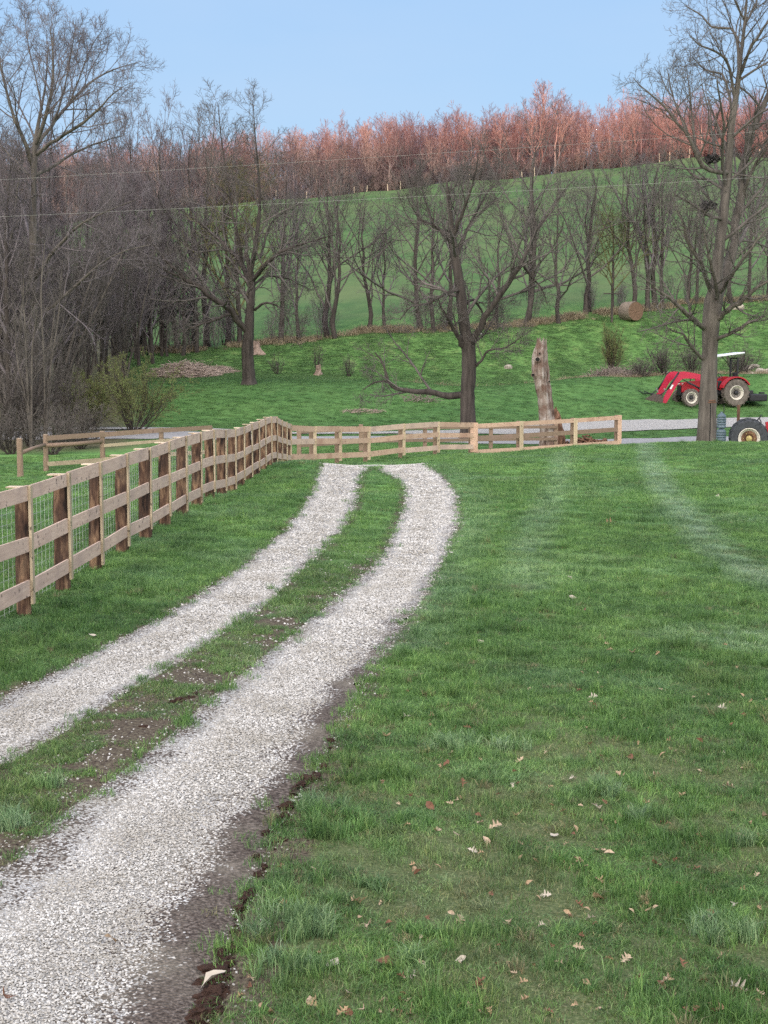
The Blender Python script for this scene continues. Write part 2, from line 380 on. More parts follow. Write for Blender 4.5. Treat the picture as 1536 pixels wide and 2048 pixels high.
# pale wheel marks pressed into the lawn
PALE = [[(1285, 880), (1300, 925), (1330, 985), (1385, 1050), (1450, 1115), (1545, 1170), (1700, 1230)],
        [(1125, 905), (1118, 970), (1078, 1050), (1050, 1120), (1052, 1180)],
        [(880, 930), (960, 1000), (930, 1100), (880, 1190), (820, 1290)]]
PW = [np.array([hit(a, b)[:2] for a, b in pl]) for pl in PALE]
def pale_of(x, y):
    o = np.zeros(x.shape)
    for pl, st in zip(PW, (1., .55, .35)):
        d = np.full(x.shape, 9.)
        for a, b in zip(pl[:-1], pl[1:]):
            ab = b-a; t = np.clip(((x-a[0])*ab[0]+(y-a[1])*ab[1])/(ab@ab), 0, 1)
            d = np.minimum(d, np.hypot(x-a[0]-t*ab[0], y-a[1]-t*ab[1]))
        o = np.maximum(o, st*np.clip(1-d/.42, 0, 1)**.6)
    return o*np.clip(.8+.35*smn(x, y, 2.1, 77), .3, 1)

# ------------------------------------------------------------------ ground sheet
def build_ground():
    xs = list(np.arange(0, 4.2, .045)); d = .045
    while xs[-1] < 3000: d *= 1.033; xs.append(xs[-1]+d)
    xs = np.array(xs); xs = np.concatenate([-xs[:0:-1], xs])
    ys = [4.0]; 
    while ys[-1] < 120: ys.append(ys[-1]*1.0052 if ys[-1] < 60 else ys[-1]*1.006)
    while ys[-1] < 420: ys.append(ys[-1]+2.2)
    while ys[-1] < 3000: ys.append(ys[-1]*1.12)
    back = [4.0-.5*k for k in range(1, 12)]
    while back[-1] > -3000: back.append(back[-1]-(6+.09*abs(back[-1])))
    ys = np.array(back[::-1]+ys)
    X, Y = np.meshgrid(xs, ys); Z = gz(X, Y); ins = inside(X, Y)
    Z = Z-.05*np.clip(ins/.12+.3, 0, 1)
    r, c = X.shape; V = np.stack([X, Y, Z], -1).reshape(-1, 3); idx = np.arange(r*c).reshape(r, c)
    q = np.stack([idx[:-1, :-1], idx[:-1, 1:], idx[1:, 1:], idx[1:, :-1]], -1).reshape(-1, 4)
    o = npmesh('ground', V, q, M['ground'], smooth=True); tag(o, kind='structure')
    a, b, c_ = tracks(X, Y); e = [np.interp(Y, *k) for k in E]
    near = np.clip(1-np.abs(ins)/.22, 0, 1)*.45
    mid = ((X > e[1]) & (X < e[2]) & (Y < YEND)).astype(float); midw = np.maximum(e[2]-e[1], .1)
    tm = (X-e[1])/midw
    soil = near+mid*np.clip((22-Y)/14, 0, 1)*(.35+.35*np.clip(tm*1.6-.4, 0, 1))+mid*.12
    soil += np.clip(1-np.abs(X-e[3]-.12)/.22, 0, 1)*np.clip((16-Y)/7, 0, 1)*.7
    u = X/np.maximum(Y, 3)
    crest = np.interp(u, [-.3, -.2, 0, .07, .16, .28], [88, 88, 88, 87, 90, 93])
    field = np.clip((Y-crest)/2.5, 0, 1); tl = tl_y(u)
    hillm = np.clip((Y-tl-4)/8, 0, 1); lit = np.clip(1-np.abs(Y-tl)/1.3, 0, 1)*.35+np.clip((Y-290-3*smn(X, Y, 25, 5))/4, 0, 1)
    lit = np.maximum(lit, np.clip((-.165-u)/.03, 0, 1)*np.clip((Y-57)/4, 0, 1)*np.clip((118-Y)/6, 0, 1)*.8)
    for n, a_ in (('far', np.clip((Y-57)/5, 0, 1)*.5), ('pale', pale_of(X, Y)*.6*(Y > 0)), ('soil', soil), ('field', field), ('hill', hillm), ('litter', np.clip(lit, 0, 1))):
        at = o.data.attributes.new(n, 'FLOAT', 'POINT'); at.data.foreach_set('value', a_.astype(np.float32).ravel())
    return o
def tl_y(u): return np.interp(u, [-.3, -.15, -.06, 0, .07, .16, .23, .28], [104, 106, 107, 108, 109, 113, 117, 118])
build_ground()

def build_drive():
    ys = [4.2]
    while ys[-1] < YEND: ys.append(ys[-1]*1.004)
    ys = np.array(ys); n = 26; V = []; Q = []; EA = []; base = 0
    rs = np.random.RandomState(3)
    for k in (0, 2):
        l = np.interp(ys, *E[k]); r_ = np.interp(ys, *E[k+1])
        def jag(s): return sum(a*np.interp(ys, np.arange(0, 60, p), rs.randn(len(np.arange(0, 60, p)))) for a, p in ((.045, .7), (.03, .23), (.018, .09)))
        l = l+jag(0); r_ = r_+jag(1); t = np.linspace(0, 1, n)
        X = l[:, None]*(1-t)+r_[:, None]*t; Y = np.repeat(ys[:, None], n, 1)
        Z = gz(X, Y)-.012-.022*np.sin(t*math.pi)[None]-.012*np.clip(1-8*np.minimum(t, 1-t), 0, 1)[None]
        ed = np.clip(1-np.minimum(t, 1-t)*(r_-l)[:, None]/.26, 0, 1)*.75
        nearf = np.clip((19-Y)/9, 0, 1)
        if k == 2:
            ed = np.maximum(ed, np.clip((t-.55)/.36, 0, 1)[None]*nearf*1.25)
            ed = np.maximum(ed, np.clip((.30-t)/.30, 0, 1)[None]*nearf*.75)
        idx = np.arange(X.size).reshape(X.shape)+base; base += X.size
        V.append(np.stack([X, Y, Z], -1).reshape(-1, 3)); EA.append(ed.ravel())
        Q.append(np.stack([idx[:-1, :-1], idx[:-1, 1:], idx[1:, 1:], idx[1:, :-1]], -1).reshape(-1, 4))
    # the two ruts join at the top of the rise
    yy = np.linspace(38.45, 41.6, 18)+0; X = np.interp(yy, *E[1])[:, None]-.05+(np.interp(yy, *E[2])-np.interp(yy, *E[1])+.1)[:, None]*np.linspace(0, 1, 26)[None]; Y = np.repeat(yy[:, None], 26, 1); Y = Y+np.where(Y < 39.2, .25*smn(X, X*0, .6, 6), 0)
    Z = gz(X, Y)-.016; idx = np.arange(X.size).reshape(X.shape)+base
    V.append(np.stack([X, Y, Z], -1).reshape(-1, 3)); EA.append(np.zeros(X.size))
    Q.append(np.stack([idx[:-1, :-1], idx[:-1, 1:], idx[1:, 1:], idx[1:, :-1]], -1).reshape(-1, 4))
    o = npmesh('driveway', np.concatenate(V), np.concatenate(Q), M['gravel'], smooth=True); tag(o, kind='structure')
    at = o.data.attributes.new('edge', 'FLOAT', 'POINT'); at.data.foreach_set('value', np.concatenate(EA).astype(np.float32))
build_drive()

def ribbon(name, cl, widths, mat, lift=.012, n=8):
    cl = np.array(cl, float); t = np.linspace(0, 1, 140); tk = np.linspace(0, 1, len(cl))
    x = pchip(tk, cl[:, 0], t); y = pchip(tk, cl[:, 1], t); w_ = np.interp(t, tk, widths)
    dx, dy = np.gradient(x), np.gradient(y); L = np.hypot(dx, dy); nx, ny = -dy/L, dx/L
    s = np.linspace(-.5, .5, n); jw = 1+.05*smn(x, y, 3, 8)
    X = x[:, None]+nx[:, None]*s*w_[:, None]*jw[:, None]; Y = y[:, None]+ny[:, None]*s*w_[:, None]*jw[:, None]
    Z = gz(X, Y)+lift; idx = np.arange(X.size).reshape(X.shape)
    q = np.stack([idx[:-1, :-1], idx[:-1, 1:], idx[1:, 1:], idx[1:, :-1]], -1).reshape(-1, 4)
    return tag(npmesh(name, np.stack([X, Y, Z], -1).reshape(-1, 3), q, mat, smooth=True), kind='structure')
ribbon('road', [(-60, 69), (-30, 67), (-14, 66), (0, 64.5), (10, 64.6), (17, 65.5), (26, 66.5), (60, 68)], [3.6]*8, M['road'], .03)
ribbon('gravel_road', [(-40, 70.2), (-14, 69.6), (-2, 68.4), (5, 70.2), (11, 72.2), (18, 74.2), (26, 76), (60, 80)], [1.6, 1.5, 1.2, 2.6, 4.2, 4.8, 5, 5], M['gravel_far'], .045)

# ------------------------------------------------------------------ scatter (ground cover only)
def scatter(name, pts, rot, scl, idx, protos, attrs=None):
    me = bpy.data.meshes.new(name); me.vertices.add(len(pts)); me.vertices.foreach_set('co', np.asarray(pts, np.float32).ravel())
    def A(n, t, v, f='value'): at = me.attributes.new(n, t, 'POINT'); at.data.foreach_set(f, v.ravel())
    A('rot', 'FLOAT_VECTOR', np.asarray(rot, np.float32), 'vector'); A('scl', 'FLOAT_VECTOR', np.asarray(scl, np.float32), 'vector'); A('idx', 'INT', np.asarray(idx, np.int32))
    for k, v in (attrs or {}).items(): A(k, 'FLOAT', np.asarray(v, np.float32))
    o = bpy.data.objects.new(name, me); COL.objects.link(o)
    c = bpy.data.collections.new(name+'_kinds')
    for p in protos: c.objects.link(p)
    g = bpy.data.node_groups.new(name, 'GeometryNodeTree')
    g.interface.new_socket('Geometry', in_out='INPUT', socket_type='NodeSocketGeometry'); g.interface.new_socket('Geometry', in_out='OUTPUT', socket_type='NodeSocketGeometry')
    N = g.nodes.new; L = g.links.new
    gi, go = N('NodeGroupInput'), N('NodeGroupOutput'); iop = N('GeometryNodeInstanceOnPoints'); ci = N('GeometryNodeCollectionInfo')
    ci.inputs['Collection'].default_value = c; ci.inputs['Separate Children'].default_value = True; ci.inputs['Reset Children'].default_value = True
    def na(n, t): x = N('GeometryNodeInputNamedAttribute'); x.data_type = t; x.inputs[0].default_value = n; return [s for s in x.outputs if s.enabled and s.name == 'Attribute'][0]
    e2r = N('FunctionNodeEulerToRotation'); L(na('rot', 'FLOAT_VECTOR'), e2r.inputs[0]); L(e2r.outputs[0], iop.inputs['Rotation'])
    L(na('scl', 'FLOAT_VECTOR'), iop.inputs['Scale']); L(na('idx', 'INT'), iop.inputs['Instance Index']); iop.inputs['Pick Instance'].default_value = True
    L(gi.outputs[0], iop.inputs['Points']); L(ci.outputs[0], iop.inputs['Instance']); L(iop.outputs[0], go.inputs[0])
    md = o.modifiers.new('scatter', 'NODES'); md.node_group = g
    return tag(o, kind='stuff')

def grass_mat(name, mode):
    m = NM(name); oi = m.n('ShaderNodeObjectInfo')
    if mode == 'lawn':
        c = lawn_color(m); p = m.attr('pale', 'INSTANCER')
        c = m.mix(m.math('MULTIPLY', p, .95), c, (.34, .45, .36))
        c = m.mix(m.ramp(m.noise(.5, 5), [(.52, 0.), (.68, .5)]), c, (.15, .275, .16))
        c = m.mix(1., c, m.ramp(m.noise(2.1, 5), [(.3, (.48, .52, .5)), (.5, (1., 1., 1.)), (.7, (1.55, 1.45, 1.5))]), 'MULTIPLY'); c = m.mix(1., c, m.ramp(m.noise(.33, 3), [(.35, (.8, .82, .78)), (.65, (1.2, 1.16, 1.12))]), 'MULTIPLY')
        dr = m.attr('dry', 'INSTANCER'); c = m.mix(dr, c, (.23, .20, .115))
        c = m.mix(m.ramp(oi.outputs['Random'], [(0., 0.), (1., .55)]), c, (.075, .155, .045))
        c2 = m.mix(1., c, (1.3, 1.25, 1.2), 'MULTIPLY'); c = m.mix(m.ramp(oi.outputs['Random'], [(.6, 0.), (.8, 1.)]), c, c2)
        bl = m.attr('bl'); c = m.mix(1., c, m.ramp(bl, [(0., (.45, .5, .5)), (.35, (.85, .9, .85)), (.75, (1.2, 1.15, 1.1)), (1., (1.9, 1.55, 1.6))]), 'MULTIPLY')
        c = m.mix(m.attr('far', 'INSTANCER'), c, (.064, .145, .042))
    elif mode == 'dry':
        c = m.mix(oi.outputs['Random'], (.20, .16, .10), (.38, .31, .20))
    elif mode == 'rough':
        c = m.mix(oi.outputs['Random'], (.075, .165, .05), (.15, .25, .085))
    m.color(c); m.b.inputs['Roughness'].default_value = .5; m.b.inputs['Specular IOR Level'].default_value = .5
    tr = m.n('ShaderNodeBsdfTranslucent'); mx = m.n('ShaderNodeMixShader'); mx.inputs[0].default_value = .3
    if not isinstance(c, tuple): m.l(c, tr.inputs[0])
    out = m.t.nodes['Material Output']; m.l(m.b.outputs[0], mx.inputs[1]); m.l(tr.outputs[0], mx.inputs[2]); m.l(mx.outputs[0], out.inputs[0])
    return m.m
M['grass'] = grass_mat('grass', 'lawn'); M['drygrass'] = grass_mat('drygrass', 'dry'); M['roughgrass'] = grass_mat('roughgrass', 'rough')
def tuft(name, n, rad, hgt, wid, lean, mat, seed, segs=2):
    rs = np.random.RandomState(seed); a = rs.uniform(0, 6.283, n); r = rad*np.sqrt(rs.uniform(0, 1, n)); b = np.stack([r*np.cos(a), r*np.sin(a), np.zeros(n)-.008], 1)
    h = hgt*rs.uniform(.45, 1.15, n); d = rs.uniform(0, 6.283, n); ln = lean*rs.uniform(.1, 1.2, n)*h; dv = np.stack([np.cos(d), np.sin(d), 0*d], 1)
    o = rs.uniform(0, 6.283, n); w_ = np.stack([np.cos(o), np.sin(o), 0*o], 1)*(wid*rs.uniform(.6, 1.2, n))[:, None]
    V = [b-w_, b+w_]
    m_ = b+dv*(ln*.3)[:, None]+np.array([0, 0, 1])*(h*.6)[:, None]; V += [m_-w_*.8, m_+w_*.8]
    tip = b+dv*ln[:, None]+np.array([0, 0, 1])*(h*np.clip(1-.25*ln/h, .4, 1))[:, None]; V += [tip]
    V = np.stack(V, 1).reshape(-1, 3); k = np.arange(n)*5
    o = npmesh(name, V, [np.stack([k, k+1, k+3, k+2], 1), np.stack([k+2, k+3, k+4], 1)], mat, link=False)
    at = o.data.attributes.new('bl', 'FLOAT', 'POINT'); at.data.foreach_set('value', np.repeat(rs.rand(n), 5).astype(np.float32)); return o

def fence_x(y): return np.interp(y, [4, 14, 28, 43], [-4.15, -3.72, -3.3, -3.02])
def build_grass():
    CL = [(*hit(a, b)[:2], c) for a, b, c in ((580, 1860, .26), (560, 1950, .16), (640, 1620, .16), (1440, 1880, .20), (1300, 1650, .13), (1010, 1500, .2), (180, 1512, .10), (95, 1578, .09), (10, 1655, .14), (900, 1500, .22), (850, 1950, .14), (1200, 1590, .15), (1510, 1700, .2))]
    rs = np.random.RandomState(11); PT = []; 
    for (y0, y1, dens, sc) in ((2.6, 4.6, 420, .85), (4.6, 9, 560, .85), (9, 14, 420, .95), (14, 22, 230, 1.15), (22, 34, 90, 1.55), (34, 60, 48, 2.0), (60, 93, 26, 2.6)):
        um = .34; k_ = 3.2; n = int((um*(y1**2-y0**2)+2*k_*(y1-y0))*dens*1.0)
        yy_ = rs.uniform(y0, y1, n*3); yy_ = yy_[rs.rand(n*3) < (um*yy_+k_)/(um*y1+k_)][:n]; y = yy_; n = len(y); x = rs.uniform(-1, 1, n)*(um*y+k_)
        PT.append(np.stack([x, y, np.full(n, sc)], 1))
    A = np.concatenate(PT); x, y, sc = A.T; ins = inside(x, y); e = [np.interp(y, *k) for k in E]
    mid = (x > e[1]) & (x < e[2]) & (y < YEND); n = len(x)
    keep = ins < -.02+.10*rs.randn(n)*np.clip(.6+smn(x, y, .5, 71), .3, 1.6)
    nz = smn(x, y, .9, 21)+.6*smn(x, y, .35, 22)
    tm = np.clip((x-e[1])/np.maximum(e[2]-e[1], .1), 0, 1); nearf = np.clip((20-y)/11, 0, 1)
    keep &= ~(mid & (nz < -.48+nearf*(.26+.45*tm)))
    keep &= ~((x > e[3]) & (x < e[3]+.16*rs.rand(n)) & (y < 16) & (nz < .2))
    keep &= ~((y > 62.4) & (y < 79.5) & roadmask(x, y))
    bare = smn(x, y, 1.3, 31)+.7*smn(x, y, .5, 32)+.25*smn(x, y, .22, 33)+.12; rightlow = (x > e[3]) & (y < 9.5+2*smn(x, y, 1.5, 35))
    keep &= ~(rightlow & (bare > .05) & (rs.rand(n) < .62))
    keep &= ~((y > 56) & (x/y < -.175))
    x, y, sc, mid, bare, rightlow, nz = [v[keep] for v in (x, y, sc, mid, bare, rightlow, nz)]; n = len(x)
    z = gz(x, y); pale = pale_of(x, y)*(.5+.5*rs.rand(n))
    pale = np.maximum(pale, np.clip(smn(x, y, 3.2, 41)*1.2-.35, 0, .6)*rs.rand(n))
    dry = np.where(rightlow, np.clip(bare*1.6+.1, 0, .95)*rs.rand(n), np.clip(bare-.55, 0, .5)*rs.rand(n)); dry[rs.rand(n) < np.where(y < 10.5, .12, np.where(y < 16, .05, .02))] = .9
    dry = np.where(mid, np.maximum(dry, .45*rs.rand(n)*np.clip((22-y)/10, 0, 1)), dry)
    cl = np.clip(.85+.75*smn(x, y, .8, 51)+.55*smn(x, y, .33, 52), .3, 2.2)
    hgt = sc**.75*cl*np.where(mid, .7, 1)*rs.uniform(.75, 1.25, n); hgt *= 1-.35*np.clip(pale, 0, 1); hgt *= np.where(dry > .4, .7, 1); hgt *= np.where(y > 58, .42, np.where((y > 36) & mid, .35, np.where(y > 32, .7, 1)))
    e3 = np.interp(y, *E[3]); longt = rs.rand(n) < .05*np.where(y < 16, 1, .3)+.5*((x > e3+.12) & (x < e3+.75) & (y < 16))*np.clip(smn(x, y, .9, 81)*2, 0, 1); idx = rs.randint(0, 6, n); idx[longt] = rs.randint(6, 8, longt.sum())
    protos = [tuft('tuft_%d' % k, 46, .085, .055, .0021, .9, M['grass'], 60+k) for k in range(6)]+[tuft('tuft_%d' % k, 46, .05, .125, .0026, .95, M['grass'], 80+k) for k in (6, 7)]
    for (cx_, cy_, rr_) in CL:
        q = np.hypot(x-cx_, y-cy_) < rr_*(.75+.3*smn(x, y, .2, 91)); idx[q] = 6+(idx[q] % 2); pale[q] = .55*rs.rand(q.sum()); dry[q] = 0; hgt[q] = rs.uniform(.8, 1.15, q.sum())*.95; longt |= q
    rot = np.stack([.08*rs.randn(n), .08*rs.randn(n), rs.uniform(0, 6.28, n)], 1)
    wscale = sc*np.where(longt, .9, 1.0)
    scatter('grass', np.stack([x, y, z], 1), rot, np.stack([wscale, wscale, hgt], 1), idx, protos, {'pale': pale, 'dry': dry, 'far': np.clip((y-57)/5, 0, 1)*.6})
    print('grass tufts', n)
def roadmask(x, y):
    yc = np.interp(x, [-60, -30, -14, 0, 10, 17, 26, 60], [69, 67, 66, 64.5, 64.6, 65.5, 66.5, 68]); a = np.abs(y-yc) < 1.7
    yg = np.interp(x, [-40, -14, -2, 5, 11, 18, 26, 60], [70.2, 69.6, 68.4, 70.2, 72.2, 74.2, 76, 80]); wg = np.interp(x, [-40, -2, 5, 11, 18, 60], [.6, .5, 1.2, 2.0, 2.3, 2.4])
    return a | (np.abs(y-yg) < wg)
build_grass()

def build_rough():
    rs = np.random.RandomState(5)
    # dry grass along the tree line and creek, rough green field
    n = 3200; u = rs.uniform(-.2, .31, n); y = tl_y(u)+rs.randn(n)*.5-.1; x = u*y; k = (smn(x, y, 5, 3)+.35*rs.randn(n)) > .12; x, y = x[k], y[k]
    n2 = 900; u2 = rs.uniform(-.02, .31, n2); y2 = np.interp(u2, [-.1, 0, .07, .16, .28], [88, 88.6, 88, 91, 94])+rs.rand(n2)*2.4; k = rs.rand(n2) < np.clip((u2+.03)*6, .15, 1)*np.clip(smn(x2*1, y2, 3, 4)*2+.4, 0, 1) if False else rs.rand(n2) < np.clip((u2-.08)*6, .1, 1); x2, y2 = (u2*y2)[k], y2[k]
    x = np.concatenate([x, x2]); y = np.concatenate([y, y2]); n = len(x)
    pr = [tuft('dry_%d' % k, 60, .35, .42, .010, .8, M['drygrass'], 160+k) for k in range(4)]
    s = rs.uniform(.6, 1.5, n); h = s*rs.uniform(.5, 1.1, n)
    scatter('dry_grass', np.stack([x, y, gz(x, y)], 1), np.stack([0*x, 0*x, rs.uniform(0, 6.28, n)], 1), np.stack([s, s, h], 1), rs.randint(0, 4, n), pr)
    n = 34000; u = rs.uniform(-.19, .31, n); t = rs.rand(n); y0 = np.interp(u, [-.3, 0, .07, .16, .28], [89, 90, 90, 93, 96]); y = y0+t*(tl_y(u)-y0); x = u*y
    pr = [tuft('rough_%d' % k, 60, .38, .22, .013, .9, M['roughgrass'], 190+k) for k in range(4)]
    s = rs.uniform(.3, .7, n)*(1+.5*smn(x, y, 3, 7)); h = s*rs.uniform(.2, .6, n)
    scatter('field_grass', np.stack([x, y, gz(x, y)], 1), np.stack([0*x, 0*x, rs.uniform(0, 6.28, n)], 1), np.stack([s, s, h], 1), rs.randint(0, 4, n), pr)
build_rough()

def stone_mat(name='stone', lo=(.25, .235, .21), hi=(.68, .665, .635)):
    m = NM(name); oi = m.n('ShaderNodeObjectInfo'); c = m.mix(oi.outputs['Random'], lo, hi); c = m.mix(m.ramp(m.noise(1.3, 6, rough=.7), [(.45, 0.), (.68, .6)]), c, (.25, .225, .18)); c = m.mix(m.ramp(m.noise(40, 3), [(.4, 0.), (.8, .4)]), c, (.36, .33, .28)); m.color(c); return m.m
M['stone'] = stone_mat()
def rock_mesh(name, seed, mat, flat=.6, link=False, sub=1, amp=.22):
    import bmesh
    bm = bmesh.new(); bmesh.ops.create_icosphere(bm, subdivisions=sub, radius=1); rs = np.random.RandomState(seed)
    off = rs.uniform(0, 9, 3)
    for v in bm.verts:
        p = v.co.normalized(); k = 1+amp*(math.sin(p.x*2.3+off[0])+math.sin(p.y*2.9+off[1])+math.sin(p.z*2.1+off[2]))/1.5+rs.uniform(-.12, .12)
        v.co = Vector((p.x*k, p.y*k*rs.uniform(.85, 1), p.z*k*flat))
    me = bpy.data.meshes.new(name); bm.to_mesh(me); bm.free(); me.materials.append(mat); o = bpy.data.objects.new(name, me)
    if link: COL.objects.link(o)
    return o
def build_stones():
    rs = np.random.RandomState(9); X = []; 
    for (y0, y1, dens, s) in ((4.8, 8, 7500, .0064), (8, 12, 4600, .0083), (12, 18, 2300, .011), (18, 28, 700, .0155), (28, 42, 220, .021)):
        n = int(.33*(y1**2-y0**2)*dens); y = np.sqrt(rs.uniform(y0**2, y1**2, n)); x = rs.uniform(-.34, .16, n)*y
        n3 = int(dens*(y1-y0)*1.8); y = np.concatenate([y, rs.uniform(y0, y1, n3)]); x = np.concatenate([x, -.34*y[n:]-1.8*rs.rand(n3)]); n = len(y)
        a, b, c = tracks(x, y); d = np.maximum(np.maximum(a, b), c)
        e = [np.interp(y, *k) for k in E]; t2 = (x-e[2])/np.maximum(e[3]-e[2], .1)
        p = np.clip(d/.22+.12, 0, 1); nf = np.clip((19-y)/9, 0, 1)
        p = np.where((t2 > 0) & (t2 < 1), p*(1-.93*nf*np.clip((t2-.50)/.38, 0, 1))*(1-.7*nf*np.clip((.28-t2)/.28, 0, 1)), p)
        p = np.where((t2 > -1.2) & (t2 < 0) & (y < 20), np.maximum(p, .06*np.clip(1+t2*.75, .15, 1)*np.clip(.8+smn(x, y, .45, 63), .2, 1.6)), p); p = np.where((t2 > 1) & (d > -.15), np.maximum(p, .03), p)
        p = np.where((t2 > .6) & (t2 < 1) & (y < 20), np.maximum(p, .11), p); p *= np.clip(1+.4*smn(x, y, .6, 61), .3, 1)
        k = rs.rand(n) < p; X.append(np.stack([x[k], y[k], np.full(k.sum(), s)], 1))
    A = np.concatenate(X); x, y, s = A.T; n = len(x); s = s*rs.uniform(.5, 1.45, n)
    pr = [rock_mesh('pebble_%d' % k, k, M['stone'], .6) for k in range(6)]
    scatter('gravel', np.stack([x, y, gz(x, y)-.05*np.clip(inside(x, y)/.12+.3, 0, 1)*.6+s*.25], 1), rs.uniform(-.5, .5, (n, 3))+np.stack([0*x, 0*x, rs.uniform(0, 6.28, n)], 1), np.stack([s, s*rs.uniform(.6, 1, n), s*.8], 1), rs.randint(0, 6, n), pr)
    print('stones', n)
build_stones()
# ------------------------------------------------------------------ bare trees
UP = np.array([0, 0, 1.])
def unit(v): return v/(np.linalg.norm(v, axis=-1, keepdims=True)+1e-9)
def tubes(P_, Rr, sides):
    """P_ (N,K,3), Rr (N,K) -> verts, quads"""
    N_, K = Rr.shape; t = unit(np.gradient(P_, axis=1)); m = unit(P_[:, -1]-P_[:, 0])
    ref = np.where(np.abs(m[:, 2:3]) > .85, np.array([[1., 0, 0]]), UP[None]); ref = np.repeat(ref[:, None], K, 1)
    a = unit(np.cross(t, ref)); b = np.cross(t, a); th = np.arange(sides)*2*math.pi/sides
    V = P_[:, :, None]+Rr[:, :, None, None]*(np.cos(th)[:, None]*a[:, :, None]+np.sin(th)[:, None]*b[:, :, None])
    i = np.arange(N_)[:, None, None]*K*sides; k = np.arange(K-1)[None, :, None]*sides; j = np.arange(sides)[None, None]; jn = (j+1) % sides
    q = np.stack([i+k+j, i+k+jn, i+k+sides+jn, i+k+sides+j], -1).reshape(-1, 4)
    return V.reshape(-1, 3), q
def kids(rs, P_, Rr, n, t0, t1, ang, ratio, K, wig, up, rr=.55, rend=.35, lmin=0, out=0.0, rmin=.004):
    N_, KK = Rr.shape; L = np.linalg.norm(np.diff(P_, axis=1), axis=2).sum(1)
    t = t0+(t1-t0)*((np.arange(n)[None]+rs.uniform(0, 1, (N_, n)))/n); f = t*(KK-1); i = np.minimum(f.astype(int), KK-2); g = f-i
    r = np.arange(N_)[:, None]; s = P_[r, i]*(1-g)[..., None]+P_[r, i+1]*g[..., None]; tan = unit(P_[r, i+1]-P_[r, i]); rad = Rr[r, i]*(1-g)+Rr[r, i+1]*g
    az = rs.uniform(0, 6.28, (N_, 1))+np.arange(n)[None]*2.4+rs.uniform(-.5, .5, (N_, n))
    ref = np.where(np.abs(tan[..., 2:3]) > .9, np.array([1., 0, 0]), UP); a = unit(np.cross(tan, ref)); b = np.cross(tan, a)
    th = rs.uniform(ang[0], ang[1], (N_, n)); d = tan*np.cos(th)[..., None]+(a*np.cos(az)[..., None]+b*np.sin(az)[..., None])*np.sin(th)[..., None]
    ln = np.maximum(L[:, None]*ratio*(1.15-.75*(t-t0)/(t1-t0+1e-6))*rs.uniform(.6, 1.25, (N_, n)), lmin)
    s, d, ln, rad = s.reshape(-1, 3), d.reshape(-1, 3), ln.ravel(), rad.ravel()
    if out: h = s.copy(); h[:, 2] = 0; d = unit(d+out*unit(h))
    pts = [s]; p = s
    for k in range(K-1):
        d = unit(d+wig*rs.randn(len(d), 3)+UP*up); p = p+d*(ln/(K-1))[:, None]; pts.append(p)
    r0 = np.maximum(rad*rr*rs.uniform(.8, 1.1, len(rad)), rmin); R2 = r0[:, None]*np.linspace(1, rend, K)[None]
    return np.stack(pts, 1), np.maximum(R2, rmin*.7)
def resample(pts, K):
    pts = np.asarray(pts, float); d = np.concatenate([[0], np.cumsum(np.linalg.norm(np.diff(pts[:, :3], axis=0), axis=1))]); t = np.linspace(0, d[-1], K)
    return np.stack([pchip(d, pts[:, k], t) for k in range(pts.shape[1])], 1)
def join(lst):
    V, Q, n = [], [], 0
    for v, q in lst: V.append(v); Q.append(q+n); n += len(v)
    return np.concatenate(V), np.concatenate(Q)
def rough(rs, Pp, Rr, a=.06):
    return Rr*(1+a*rs.randn(*Rr.shape))
def trunk_mesh(rs, pts, sides=12, flare=.5, K=26):
    """pts rows x y z r (local)"""
    q = resample(pts, K); P_ = q[None, :, :3]; r = q[:, 3].copy(); h = q[:, 2]-q[0, 2]; r *= 1+flare*np.exp(-h/.35)
    r = r*(1+.035*rs.randn(K)); V, Q = tubes(P_, r[None], sides)
    V = V.reshape(K, sides, 3); c = q[:, None, :3]; lob = 1+.10*np.sin(np.arange(sides)*2.1+rs.uniform(0, 6))[None, :, None]*np.exp(-h/.8)[:, None, None]+.03*rs.randn(K, sides, 1)
    V = c+(V-c)*lob; return V.reshape(-1, 3), Q
